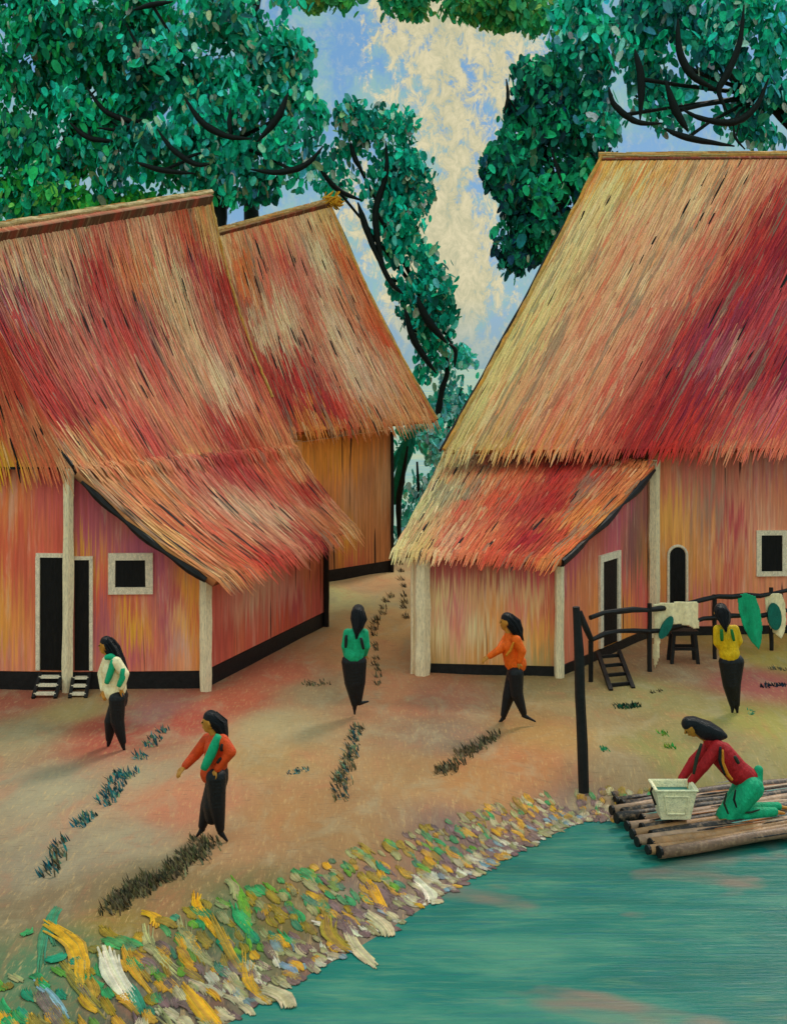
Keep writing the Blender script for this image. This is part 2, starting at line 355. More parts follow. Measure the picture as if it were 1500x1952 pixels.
def thatch(S, cps, parent, name='roof', thick=.16, nb=4500, big=0, top=0, L=(.35, 1.1), wid=.026, fringe=420, over=.0, black=.012):
    cps = [(a, b, tuple(min(.92, x*(RK if c[1] > .12*c[0] else 1.0)) for x in c)) for a, b, c in cps]
    m = MB(); nu, nv = 130, 26; vs = []; cs = []; uv = []; T = table(cps)
    ru = [uni(-.02, .02) for _ in range(nu+1)]; rv = [uni(-.10, .10) for _ in range(nu+1)]
    for j in range(nv+1):
        for i in range(nu+1):
            u, v = i/nu, j/nv
            vs.append(S(u, v)); cs.append(tlook(T, u+ru[i], v+rv[i])); uv.append((u*S.w/5, v*S.h/5))
    for j in range(nv+1):
        for i in range(nu+1):
            u, v = i/nu, j/nv
            vs.append(S(u, v)-S.n*thick); cs.append(C(110, 70, 45)); uv.append((u*S.w/5, v*S.h/5))
    N = (nu+1)*(nv+1); fs = []
    for j in range(nv):
        for i in range(nu):
            q = j*(nu+1)+i
            fs.append((q, q+nu+1, q+nu+2, q+1)); fs.append((q+N, q+1+N, q+nu+2+N, q+nu+1+N))
    for i in range(nu):
        fs.append((i, i+1, i+1+N, i+N)); q = nv*(nu+1)+i; fs.append((q+1, q, q+N, q+1+N))
    for j in range(nv):
        q = j*(nu+1); fs.append((q+nu+1, q, q+N, q+nu+1+N)); q += nu; fs.append((q, q+nu+1, q+nu+1+N, q+N))
    m.add(vs, fs, cols=cs, uvs=uv)
    base = m.build(name, M['roof'], parent)
    st = MB()
    du = (S(1, .5)-S(0, .5)).normalized()
    coh = {}
    def blade(u, v, ln, w, lift, drift=0.0, dark=False):
        K_ = 3; pts = []
        for k in range(K_+1):
            t = k/K_; vv = v+ln/S.h*t; uu = u+drift*t
            if vv <= 1: p = S(uu, vv)
            else:
                dd = (S(uu, 1)-S(uu, .97)).normalized()
                p = S(uu, 1)+dd*(vv-1)*S.h+Vector((0, 0, -.35*((vv-1)*S.h)))
            pts.append(p+S.n*(lift*(1-abs(t-.4))+.006))
        ck = (int(u*S.w/.16), int(v*2.6+(int(u*S.w/.16)*.37) % 1)); 
        if ck not in coh: coh[ck] = uni(.03, 1)
        r = coh[ck] if rnd() < .6 else uni(black, 1)
        if rnd() < black: r = 0
        if dark or r == 0: col = BLK
        else:
            col = look(T, u+uni(-.02, .02), v+uni(-.06, .08)); sat = col[1]/max(.001, col[0])
            if r < .30*min(1, sat*1.6): col = mixc(col, CREAM, uni(.25, .7)*min(1, .35+sat))
            elif r < .40: col = mixc(col, HOT, uni(.2, .55))
            elif r < .50 and sat > .12: col = mixc(col, C(238, 150, 90, 1.0), uni(.15, .4))
            elif r < .54: col = mixc(col, DARK, uni(.2, .5))
            elif r < .60: col = mixc(col, C(150, 130, 105), .6)
            col = jit(col, .12)
        vv = []
        for k, p in enumerate(pts):
            t = k/K_; ww = w*(1-.75*abs(2*t-1)**2)
            vv += [p-du*ww/2, p+du*ww/2]
        st.add(vv, [(2*k, 2*k+2, 2*k+3, 2*k+1) for k in range(K_)], col)
    for _ in range(nb):
        ln = uni(*L); u = uni(.0, 1); v = uni(0, max(.02, 1-ln/S.h*.9))
        blade(u, v, ln, wid*uni(.6, 1.7), uni(.004, .03), uni(-.006, .006))
    for _ in range(big):
        u = uni(.04, .96); v = uni(.03, .82); ln = uni(.5, 1.2); k_ = random.choice([1, 1, 1, 2])
        for q in range(k_): blade(u+q*.003, v+uni(0, .02), ln*uni(.8, 1), uni(.028, .055), .03, .0, True)
    for _ in range(int(nb*.10)): blade(uni(0, 1), 0, uni(.25, .6), wid*uni(.8, 1.7), uni(.01, .03))
    for _ in range(top): blade(uni(.0, 1), uni(-.05, -.01), uni(.16, .42), wid*uni(.8, 1.6), uni(.05, .085))
    for _ in range(fringe):
        u = uni(0, 1); ln = uni(.3, .6); blade(u, 1-ln/S.h*uni(.3, .8), ln, wid*uni(.7, 1.6), uni(.0, .02), uni(-.01, .01))
    st.build('straw', M['straw'], base)
    return base
def ridge_cap(a, b, r, parent, c1=(205, 165, 100), sagz=0):
    a, b = Vector(a), Vector(b); m = MB(); n = 40
    pts = [a.lerp(b, i/n)+Vector((uni(-.01, .01), 0, uni(-.015, .015)-sagz*math.sin(math.pi*i/n))) for i in range(n+1)]
    m.tube(pts, r, 10, C(*c1), .10)
    for _ in range(200):
        t = uni(.0, .99); p = a.lerp(b, t); q = a.lerp(b, min(1, t+uni(.03, .08)))
        an = uni(0, 6.28); off = Vector((0, math.sin(an), math.cos(an)))*r*1.03
        m.tube([p+off, q+off], uni(.008, .02), 4, jit(C(*random.choice([(215, 175, 110), (225, 150, 70), (190, 150, 95), (220, 190, 130)])), .15))
    return m.build('ridge_cap', M['ridge'], parent)
def pole(pts, r, parent, name='verge_pole', mat='black'):
    m = MB(); m.tube(pts, r, 8, (1, 1, 1), .12); return m.build(name, M[mat], parent)
def verge(S, u, parent, r=.035, v0=0, v1=1, out=.0, drop=-.03):
    return pole([S(u, v0+(v1-v0)*i/16)+S.n*drop+(S(1, .5)-S(0, .5)).normalized()*out for i in range(17)],
                [r*(.45+.8*abs(math.sin(i*.55+u*3))) for i in range(17)], parent)
def wall(p0, p1, zb, zt, cps, parent, mat='wall', name='wall', thick=.12, n=(150, 26)):
    """plank wall from p0 to p1 (ground points), top zt(t) or number; a closed slab"""
    p0, p1 = Vector((p0[0], p0[1], 0)), Vector((p1[0], p1[1], 0)); L = (p1-p0).length
    nr = Vector((-(p1-p0).y, (p1-p0).x, 0)).normalized()        # points away from the viewer for left-to-right walls
    top = zt if callable(zt) else (lambda t: zt)
    m = MB(); vs = []; cs = []; uv = []; T = [[mixc(c, C(238, 170, 145), .10) for c in row_] for row_ in table(cps, 30)]
    sh_u = [uni(-.015, .015) for _ in range(n[0]+1)]; sh_v = [uni(-.12, .12) for _ in range(n[0]+1)]; br_ = [uni(.94, 1.07)*WK for _ in range(n[0]+1)]
    for side in (0, 1):
        for j in range(n[1]+1):
            for i in range(n[0]+1):
                t, s = i/n[0], j/n[1]; z = zb+(top(t)-zb)*s
                q = p0.lerp(p1, t)+nr*thick*side; vs.append((q.x, q.y, z))
                cc_ = tlook(T, t+sh_u[i], s+sh_v[i]+.05*math.sin(i*.9)); cs.append(tuple(min(.93, x*br_[i]) for x in cc_)); uv.append((t*L/3, z/3))
    N = (n[0]+1)*(n[1]+1); w = n[0]+1; fs = []
    for j in range(n[1]):
        for i in range(n[0]):
            q = j*w+i; fs += [(q, q+1, q+w+1, q+w), (q+N, q+w+N, q+w+1+N, q+1+N)]
    for i in range(n[0]):
        fs += [(i, i+N, i+1+N, i+1)]; q = n[1]*w+i; fs += [(q, q+1, q+1+N, q+N)]
    for j in range(n[1]):
        q = j*w; fs += [(q, q+w, q+w+N, q+N)]; q += n[0]; fs += [(q, q+N, q+w+N, q+w)]
    m.add(vs, fs, cols=cs, uvs=uv)
    return m.build(name, M[mat], parent)
def post(p, z0, z1, w, parent, mat='post', name='post', lean=(0, 0)):
    m = MB(); k = 7; p = Vector((p[0], p[1], 0))
    m.tube([p+Vector((lean[0]*i/k+uni(-.006, .006), lean[1]*i/k, z0+(z1-z0)*i/k)) for i in range(k+1)], [w/2*(1+uni(-.08, .08)) for _ in range(k+1)], 6, (1, 1, 1), .04)
    return m.build(name, M[mat], parent)
def opening(p0, p1, t0, t1, z0, z1, parent, kind='door', fw=.09, arch=False, proud=.02, fmat='frame', sides='lrt'):
    """panel coloured as the dark inside of a door or window on the wall line p0-p1 with a raised frame"""
    p0, p1 = Vector((p0[0], p0[1], 0)), Vector((p1[0], p1[1], 0)); d = (p1-p0).normalized(); nr = Vector((-d.y, d.x, 0))
    a, b = p0.lerp(p1, t0), p0.lerp(p1, t1); W = (b-a).length
    def fr(x, z, o): q = a+d*x-nr*o; return Vector((q.x, q.y, z))
    m = MB()
    out = [(0, z0), (W, z0)]
    if arch:
        h = z1-W/2; out += [(W/2+W/2*math.cos(t), h+W/2*math.sin(t)) for t in [math.pi*i/10 for i in range(11)]]
    else: out += [(W, z1), (0, z1)]
    k = len(out)
    m.add([fr(x, z, proud) for x, z in out]+[fr(x, z, -.04) for x, z in out],
          [tuple(range(k))]+[(i, i+k, (i+1) % k+k, (i+1) % k) for i in range(k)], (1, 1, 1))
    pane = m.build(kind, M['void'], parent)
    if fw:
        f = MB(); wob = lambda: uni(-.006, .006)
        if arch:
            pts = [fr(-fw/2, z0, proud), fr(-fw/2, h, proud)]+[fr(W/2-(W/2+fw/2)*math.cos(t), h+(W/2+fw/2)*math.sin(t), proud) for t in [math.pi*i/10 for i in range(1, 10)]]+[fr(W+fw/2, h, proud), fr(W+fw/2, z0, proud)]
            f.tube(pts, fw/2, 6)
        else:
            def bar(x0, z0_, x1, z1_):
                q = [fr(x0, z0_, proud+.03), fr(x1+wob(), z0_, proud+.03), fr(x1, z1_+wob(), proud+.03), fr(x0+wob(), z1_, proud+.03)]
                r = [fr(x0, z0_, -.02), fr(x1, z0_, -.02), fr(x1, z1_, -.02), fr(x0, z1_, -.02)]
                f.add(q+r, [(0, 1, 2, 3), (0, 4, 5, 1), (1, 5, 6, 2), (2, 6, 7, 3), (3, 7, 4, 0)])
            if 'l' in sides: bar(-fw, z0, 0, z1)
            if 'r' in sides: bar(W, z0, W+fw, z1)
            if 't' in sides: bar(-fw, z1, W+fw, z1+fw)
            if 'b' in sides: bar(-fw, z0-fw, W+fw, z0)
        f.build('frame', M[fmat], pane)
    return pane

# ================================================================== LEFT HOUSE
B1 = P(140, 888, 20.9); B2 = P(562, 850, 27.2); R1 = Vector((-7.5, 21.2, 7.6)); R2 = P(397, 367, 27.66)
L1 = Vector((-9.7, 21.3, 3.75)); L2 = Vector((-6.6, 28.6, 3.7))
lh = empty('thatched_house', (-5.3, 23.5, 0), 'large thatched house at the left edge with white corner posts and two dark doorways', 'house')
S_main = surf(R1, R2, B2, B1, .28)
roof_cp = cp((0,.05,190,110,80),(.15,.04,215,150,110),(.35,.03,218,155,115),(.55,.05,205,110,85),(.7,.05,225,160,120),(.85,.08,200,95,60),(.97,.05,215,160,90),
  (.0,.3,170,50,60),(.12,.2,150,75,85),(.2,.15,175,130,110),(.3,.2,185,140,110),(.42,.18,195,60,60),(.6,.2,215,120,70),(.72,.25,222,190,140),(.85,.2,195,70,75),(.95,.3,200,60,50),
  (.1,.45,175,60,55),(.25,.45,190,110,90),(.4,.42,185,75,70),(.55,.4,190,70,75),(.7,.45,215,165,120),(.85,.45,205,120,100),(.97,.6,195,60,50),
  (.1,.7,170,50,50),(.25,.65,195,85,75),(.4,.65,205,125,95),(.5,.6,200,95,80),(.65,.62,215,150,110),(.8,.65,220,175,140),(.92,.75,205,95,70),
  (.08,.9,205,140,90),(.2,.88,215,115,60),(.35,.88,190,80,75),(.5,.88,205,120,85),(.65,.88,190,60,60),(.78,.9,205,70,45),(.92,.92,215,130,80),(.5,.98,215,145,90))
rf = thatch(S_main, roof_cp, lh, big=16, nb=6000, fringe=380)
S_back = surf(R2, R1, L1, L2, .2)
thatch(S_back, roof_cp, lh, nb=900, fringe=60)
S_gab = surf(R1+Vector((.0, -.02, 0)), R1+Vector((.02, -.02, 0)), B1+Vector((0, -.06, -.02)), L1+Vector((0, -.06, 0)), 0)
S_gab.n = Vector((0, -1, .05)).normalized()
thatch(S_gab, cp((.9,.9,210,125,85),(.8,.85,208,110,75),(.72,.97,225,165,40),(.95,.6,195,75,58),(.5,.6,190,70,55),(.6,.75,200,85,60),(.5,.95,190,95,70)), lh, name='gable_thatch', thick=.08, nb=1100, fringe=240, L=(.3, .7), black=.07)
ridge_cap(R1+Vector((-.1, -.1, .03)), R2+Vector((.05, .1, .03)), .06, rf, (205, 170, 110))
verge(S_main, 1, rf, .035); verge(S_main, 0.0, rf, .035, .55, 1.0, -.05, .02)
A1 = P(148, 892, 20.7)+Vector((0, 0, -.06)); A2 = P(566, 852, 27.1)+Vector((0, 0, -.05)); E1 = P(412, 1108, 20.3); E2 = P(680, 1003, 26.2)
S_lt = surf(A1, A2, E2, E1, .10)
lt_cp = cp((.05,.1,205,140,95),(.2,.1,215,125,70),(.4,.12,205,110,90),(.6,.1,190,60,60),(.8,.1,210,90,60),(.95,.1,215,140,85),
  (.05,.5,215,160,95),(.15,.5,205,100,65),(.3,.5,205,115,85),(.45,.4,215,165,130),(.6,.5,215,160,125),(.75,.4,205,90,70),(.9,.4,205,60,45),(.97,.6,215,130,90),
  (.05,.92,190,120,70),(.2,.85,205,80,50),(.35,.9,200,60,45),(.5,.85,205,120,90),(.65,.85,195,50,50),(.8,.85,210,110,60),(.95,.9,220,150,90))
rl = thatch(S_lt, lt_cp, lh, name='lean_to_roof', big=15, top=520, thick=.12, nb=2600, fringe=420, L=(.35, .9), black=.03)
verge(S_lt, 0, rl, .06, .05, .95, .01, -.08); verge(S_lt, 1, rl, .03)
# walls
w0, w1, w2, w3, w4 = (-9.3, 21.3), (-5.4, 21.05), (-3.17, 21.15), (-1.42, 26.3), (-6.4, 28.2)
def lz(p, base=.0):    # height under the lean-to slope at a plan point near the front gable
    return 0
lcp = cp((.0,.5,190,100,50),(.62,.9,200,60,60),(.75,.85,215,110,50),(.9,.9,190,65,75),(.7,.6,205,70,45),(.95,.6,200,75,60),(.62,.4,230,150,50),(.66,.15,235,150,45),(.78,.5,205,85,60),(.7,.05,215,120,95),(.95,.3,190,90,60))
wall(w0, w1, .3, 3.72, lcp, lh)
rcp = cp((.05,.9,170,65,85),(.1,.75,185,75,105),(.12,.62,215,150,40),(.2,.5,205,80,60),(.3,.9,165,70,90),(.45,.8,175,75,110),(.6,.75,170,70,110),(.75,.6,190,75,80),(.25,.3,170,75,90),(.45,.45,205,95,60),
  (.45,.3,232,160,35),(.55,.25,228,150,40),(.5,.1,190,75,100),(.62,.15,200,85,85),(.7,.5,175,75,95),(.68,.3,180,75,95),(.8,.45,225,165,110),(.8,.2,205,150,130),(.88,.4,232,155,50),(.9,.7,230,150,50),(.95,.5,215,110,60),(.85,.03,222,140,95),(.5,.03,215,110,85),(.95,.1,225,140,60))
wall((w1[0]+.001, w1[1]), w2, .3, lambda t: 3.62+(2.02-3.62)*t-.05, rcp, lh)
ecp = cp((.03,.5,205,85,70),(.1,.85,205,90,60),(.1,.2,190,70,55),(.25,.6,215,120,100),(.35,.5,215,160,125),(.3,.1,210,85,60),(.5,.7,222,165,130),(.45,.3,205,110,85),(.6,.4,215,140,120),(.7,.7,205,85,70),(.75,.2,185,65,75),(.85,.6,210,120,70),(.95,.5,165,75,50),(.6,.08,205,75,50),(.9,.9,205,110,60))
wall(w2, w3, .3, lambda t: 2.12+.12*t, ecp, lh)
w3b, wap, w4 = (-2.5, 26.85), (-4.3, 27.35), (-6.4, 28.1)
wall(w3, w3b, .3, lambda t: 2.2+1.3*t, lcp, lh); wall(w3b, wap, .3, lambda t: 3.4+5.0*t**1.2, lcp, lh); wall(wap, w4, .3, lambda t: 3.4+5.0*(1-t)**1.2, lcp, lh)
wall(w4, w0, .3, 3.6, lcp, lh)
def gap_shade(pts, parent, z0=-.05, z1=.29, inset=.05):  # black strip stands in for the shadow gap below the raised floor
    m = MB()
    for a, b in zip(pts[:-1], pts[1:]):
        a3, b3 = Vector((*a, (z0+z1)/2)), Vector((*b, (z0+z1)/2)); d = (b3-a3).normalized(); nr = Vector((-d.y, d.x, 0))
        m.beam(a3+nr*inset, b3+nr*inset, .12, z1-z0)
    return m.build('floor_gap_shade', M['black'], parent)
gap_shade([w0, w1, w2, w3, w3b, w4], lh)
def sill(a, b, z, parent, h=.06):
    a3, b3 = Vector((*a, z)), Vector((*b, z)); d = (b3-a3).normalized(); nr = Vector((-d.y, d.x, 0))
    m = MB(); m.beam(a3-nr*.02, b3-nr*.02, .07, h); return m.build('floor_sill', M['frame'], parent)
post((-5.42, 20.93), -.02, 3.72, .2, lh, lean=(.02, 0)); post((-3.13, 20.98), -.02, 2.05, .22, lh); post((-1.40, 26.2), 0, 2.2, .12, lh, 'black')
Lf = 3.9; tx = lambda px, Y=21.1: ((px-CX)/F*Y)
opening(w0, w1, (tx(78)-w0[0])/Lf, (tx(122)-w0[0])/Lf, .33, 2.22, lh, 'door', .07, sides='lt')
W2 = w2[0]-w1[0]
opening(w1, w2, (tx(144)-w1[0])/W2, (tx(172)-w1[0])/W2, .33, 2.18, lh, 'door', .06, sides='rt')
opening(w1, w2, (tx(221)-w1[0])/W2, (tx(278)-w1[0])/W2, 1.72, 2.17, lh, 'window', .12, sides='lrtb')
m = MB(); m.beam((w0[0], 21.18, 3.72), (w1[0]+.1, 20.90, 3.74), .05, .07); m.build('eave_beam', M['black'], lh)

def ladder(foot, top, width, rungs, label, side=(1, 0, 0), mat='black', board=True, group=None, r=.025, name='ladder'):
    foot, top, sd = Vector(foot), Vector(top), Vector(side).normalized()
    e = empty(name, foot, label, 'ladder', group)
    for s in (-1, 1):
        m = MB(); m.beam(foot+sd*s*width/2, top+sd*s*width/2, r*2.2, r*2.6); m.build('rail', M[mat], e)
    for k in range(rungs):
        t = (k+.6)/rungs; p = foot.lerp(top, t); m = MB()
        m.beam(p-sd*width/2, p+sd*width/2, .11 if board else r*1.8, .035 if board else r*1.8); m.build('step', M['frame'] if board else M[mat], e)
    return e
ladder(G(84, 1332, .0), P(98, 1284, 21.0), .36, 3, 'short wooden step ladder below the dark doorway at the far left edge', group='steps below the house doors')
ladder(G(148, 1332, .0), P(156, 1286, 21.0), .26, 3, 'short wooden step ladder just right of the tall white post, below the narrow door', group='steps below the house doors')

# ================================================================== BACK HUT
bh = empty('thatched_hut', (-1.4, 34, 0), 'smaller thatched hut with ochre plank wall standing behind the large left house', 'house')
b_r1 = P(408, 440, 33); b_r2 = P(625, 382, 35); b_e2 = P(832, 800, 33.6); b_e1 = P(515, 828, 30.2)
S_b = surf(b_r1, b_r2, b_e2, b_e1, .22)
bcp = cp((.05,.05,215,150,100),(.5,.05,222,155,105),(.95,.05,225,175,110),(.05,.3,160,95,70),(.15,.2,215,120,60),(.3,.25,205,130,100),(.45,.2,200,95,80),(.6,.2,205,120,95),(.75,.2,225,195,150),(.9,.2,215,110,60),
 (.05,.6,150,70,55),(.2,.5,210,160,125),(.35,.4,215,175,135),(.5,.45,205,120,90),(.65,.5,222,185,145),(.8,.45,215,130,90),(.95,.5,210,95,50),
 (.1,.8,165,55,50),(.25,.7,185,50,50),(.35,.75,180,35,45),(.4,.85,195,50,50),(.5,.75,205,130,100),(.65,.75,215,175,140),(.8,.75,215,160,125),(.95,.8,210,130,75),(.3,.95,205,120,50),(.6,.95,190,110,60),(.85,.95,220,150,90))
rb = thatch(S_b, bcp, bh, big=13, nb=4200, fringe=260, black=.02, wid=.028)
thatch(surf(b_r2, b_r1, b_r1+Vector((-2.0, 1.6, -5.2)), b_r2+Vector((-2.2, 2.6, -6.2)), .2), bcp, bh, nb=500, fringe=30)
ridge_cap(b_r1, b_r2+Vector((.1, 0, .02)), .065, rb, (215, 165, 100)); verge(S_b, 1, rb, .05, 0, 1, .03)
m = MB()
for _ in range(60): 
    p = b_r2+Vector((uni(-.15, .25), uni(-.2, .2), uni(-.12, .1))); m.tube([p, p+Vector((uni(.05, .25), uni(-.1, .1), uni(-.15, .2)))], uni(.012, .03), 5, jit(C(228, 165, 45)))
m.build('straw_tuft', M['straw'], rb)
h0, h1, h2, h3 = (-2.35, 30.9), (-.06, 33.25), (-1.7, 36.2), (-4.6, 34.5)
hcp = cp((.05,.5,190,110,50),(.2,.9,220,140,40),(.4,.85,228,150,40),(.6,.9,215,140,45),(.35,.6,205,130,70),(.55,.5,190,140,95),(.75,.6,175,120,75),(.9,.6,190,150,105),(.5,.2,200,145,40),(.3,.2,150,95,60),(.7,.2,185,125,70),(.9,.15,170,115,70),(.2,.1,130,80,60),(.6,.03,175,85,60))
wall(h0, h1, .3, lambda t: 3.55+.2*t, hcp, bh, 'wallgold'); wall(h1, h2, .3, lambda t: 3.7+3*t, hcp, bh, 'wallgold')
wall(h2, h3, .3, 3.6, hcp, bh, 'wallgold'); wall(h3, h0, .3, 3.6, hcp, bh, 'wallgold')
gap_shade([h0, h1, h2], bh, -.05, .3); post((h1[0]+.03, h1[1]-.06), 0, 3.7, .09, bh, 'black')

# ================================================================== RIGHT HOUSE
rh = empty('thatched_house', (6, 28, 0), 'large thatched house on the right with a steep crimson-streaked roof and arched dark doorway', 'house')
r_tl = P(1147, 297, 30); r_tr = Vector((14.5, 29.0, 10.35)); r_br = Vector((9.3, 24.4, 3.85)); r_bl = P(846, 858, 25.7)
S_r = surf(r_tl, r_tr, r_br, r_bl, .16)
def rpx(L): return [((x-(1147-301*(y-297)/573))/803, (y-297)/573, C(r, g, b)) for x, y, r, g, b in L]
pr = rpx([(1160,310,232,165,75),(1260,308,235,165,90),(1400,308,228,160,110),(1500,312,215,140,105),(1650,330,190,80,90),
 (1180,360,232,205,135),(1260,370,230,175,125),(1340,380,232,180,130),(1420,360,228,160,115),(1470,340,222,120,90),(1500,370,175,35,50),(1600,420,150,35,55),
 (1120,430,228,190,125),(1200,450,228,155,115),(1290,450,228,170,125),(1370,430,225,150,110),(1420,430,205,60,55),(1460,460,165,22,45),(1500,480,160,35,55),
 (1060,520,228,195,130),(1150,540,225,155,110),(1240,540,228,165,120),(1310,540,222,140,105),(1360,520,212,85,70),(1400,540,172,22,42),(1450,580,150,28,55),(1500,560,190,80,85),(1600,600,180,70,80),
 (1010,620,226,200,125),(1090,630,225,150,110),(1180,640,225,150,110),(1260,630,222,130,100),(1310,620,190,40,50),(1350,650,155,35,75),(1400,680,185,95,100),(1450,700,150,25,40),(1500,700,150,30,60),
 (960,700,222,190,120),(1040,720,222,145,105),(1130,720,222,150,110),(1210,710,220,125,95),(1250,700,200,40,50),(1300,740,150,28,50),(1360,760,150,40,65),(1420,780,185,70,70),(1500,800,200,90,95),
 (900,780,215,190,120),(980,790,220,155,105),(1070,800,222,140,105),(1160,800,222,120,90),(1210,790,190,35,42),(1260,820,165,28,42),(1330,830,200,60,50),(1420,850,215,100,75),(1500,850,220,115,85),
 (880,850,212,180,110),(960,860,215,160,85),(1060,865,230,140,80),(1150,860,215,100,70),(1220,860,180,40,45),(1290,870,215,50,40),(1400,865,222,110,75),(1600,860,215,110,85)])
rr = thatch(S_r, pr, rh, big=14, nb=12500, fringe=480, L=(.4, 1.3), black=.006)
thatch(surf(r_tr, r_tl, r_tl+Vector((1.9, 4.6, -6.8)), r_tr+Vector((1.9, 4.6, -6.8)), .15), pr, rh, nb=800, fringe=50)
def edge_bundle(S, u, parent, r=.04, v0=0, v1=1, out=0):
    m = MB(); n = 40; d_ = (S(1, .5)-S(0, .5)).normalized()*out
    m.tube([S(u, v0+(v1-v0)*i/n)+S.n*.02+d_+Vector((uni(-.01, .01), 0, uni(-.01, .01))) for i in range(n+1)], r, 8, C(222, 150, 45), .2)
    m.c = [jit(C(*random.choice([(228, 150, 40), (205, 150, 70), (215, 165, 80)])), .15) for _ in m.v]
    return m.build('edge_bundle', M['ridge'], parent)
edge_bundle(S_r, 0, rr, .045); edge_bundle(S_b, 1, rb, .04); edge_bundle(S_main, 1, rf, .035, 0, .8)
ridge_cap(r_tl+Vector((-.08, 0, .02)), r_tr, .07, rr, (222, 160, 80)); verge(S_r, 0, rr, .03, .25, 1, -.08)
s_tl = P(846, 860, 26.9)+Vector((0, 0, -.06)); s_tr = P(1248, 888, 25.0); s_br = P(1066, 1068, 21.5); s_bl = P(748, 1050, 22.1)
S_s = surf(s_tl, s_tr, s_br, s_bl, .05)
ps = cp((.05,.05,205,185,120),(.2,.1,205,130,85),(.4,.1,225,110,70),(.6,.1,205,60,55),(.8,.1,215,80,60),(.95,.1,215,120,70),
 (.03,.5,205,185,125),(.15,.4,170,150,110),(.25,.5,205,120,85),(.4,.4,215,85,55),(.55,.45,205,70,60),(.7,.4,190,35,45),(.85,.4,215,110,60),(.95,.5,230,140,70),
 (.03,.9,215,190,130),(.15,.9,205,165,100),(.3,.85,205,110,85),(.45,.85,215,110,70),(.6,.85,200,80,50),(.72,.8,180,30,45),(.85,.85,205,70,50),(.95,.9,225,130,65))
rs = thatch(S_s, ps, rh, name='lean_to_roof', big=5, top=420, thick=.12, nb=2600, fringe=320, L=(.35, .9), black=.012)
verge(S_s, 1, rs, .075, .0, .98, -.02, -.09); verge(S_s, 0, rs, .03)
q0, q1, q2, q3 = (.42, 22.25), (2.90, 22.0), (5.2, 25.35), (9.3, 25.6)
fcp = cp((.05,.9,200,90,90),(.2,.85,175,80,80),(.35,.95,190,70,75),(.5,.85,165,75,65),(.7,.85,200,80,90),(.9,.9,205,70,85),
 (.05,.5,215,150,120),(.15,.6,225,200,140),(.15,.3,228,205,150),(.27,.5,205,115,110),(.3,.3,215,125,100),(.4,.3,222,200,145),(.42,.6,215,160,110),(.55,.5,222,150,80),(.6,.7,225,180,130),(.7,.5,215,110,90),(.8,.6,225,175,120),(.85,.3,225,150,70),(.95,.5,205,100,70),(.1,.04,190,150,90),(.5,.04,205,140,70),(.9,.04,170,140,80))
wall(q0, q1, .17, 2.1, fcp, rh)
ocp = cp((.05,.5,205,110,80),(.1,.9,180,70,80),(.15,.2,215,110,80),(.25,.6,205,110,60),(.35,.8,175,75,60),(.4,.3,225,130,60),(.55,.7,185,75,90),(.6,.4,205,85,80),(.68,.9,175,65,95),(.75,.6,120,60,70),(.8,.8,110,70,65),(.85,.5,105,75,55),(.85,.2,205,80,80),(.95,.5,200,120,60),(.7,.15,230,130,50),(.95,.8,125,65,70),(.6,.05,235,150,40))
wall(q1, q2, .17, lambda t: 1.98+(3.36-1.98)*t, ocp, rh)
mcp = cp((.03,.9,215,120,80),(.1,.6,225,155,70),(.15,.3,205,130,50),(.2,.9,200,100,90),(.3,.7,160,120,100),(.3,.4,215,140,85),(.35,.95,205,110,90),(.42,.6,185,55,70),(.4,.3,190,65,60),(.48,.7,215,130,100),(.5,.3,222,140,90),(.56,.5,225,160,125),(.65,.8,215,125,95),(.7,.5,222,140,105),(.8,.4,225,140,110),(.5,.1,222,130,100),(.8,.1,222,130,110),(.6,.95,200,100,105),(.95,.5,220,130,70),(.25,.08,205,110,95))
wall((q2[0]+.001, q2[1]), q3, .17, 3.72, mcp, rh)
q4, q5 = (16.0, 33.2), (7.4, 34.0); q6 = (1.8, 27.3); qa = (5.35, 30.1); qb = (14.0, 29.5)
wall(q3, qb, .3, lambda t: 3.6+6.2*t**1.1, mcp, rh); wall(qb, q4, .3, lambda t: 3.5+6.3*(1-t)**1.1, mcp, rh); wall(q4, q5, .3, 3.7, mcp, rh)
wall(q5, qa, .3, lambda t: 3.5+6.2*t**1.1, mcp, rh); wall(qa, q6, .3, lambda t: 3.5+6.2*(1-t)**1.1, mcp, rh); wall(q6, q0, .3, lambda t: 3.45-1.35*t, fcp, rh)
gap_shade([(q0[0]-.05, q0[1]-.0), q1, q2, q3], rh, -.05, .165, .03)
post((.50, 22.05), -.02, 2.1, .30, rh); post((.33, 22.1), -.02, 2.1, .07, rh); post((2.88, 21.9), .0, 2.0, .17, rh); post((5.20, 25.2), .0, 3.55, .26, rh)
L12 = lambda px: (lambda a, b, k: (k*a[1]-a[0])/((b[0]-a[0])-k*(b[1]-a[1])))(q1, q2, (px-CX)/F)
opening(q1, q2, L12(1146), L12(1174), .19, 1.78, rh, 'door', .13, sides='lrt')
Lm = lambda px: (lambda a, b, k: (k*a[1]-a[0])/((b[0]-a[0])-k*(b[1]-a[1])))(q2, q3, (px-CX)/F)
opening(q2, q3, Lm(1276), Lm(1306), .19, 1.77, rh, 'door', .06, arch=True)
opening(q2, q3, Lm(1450), Lm(1490), 1.27, 2.0, rh, 'window', .10, sides='lrtb')

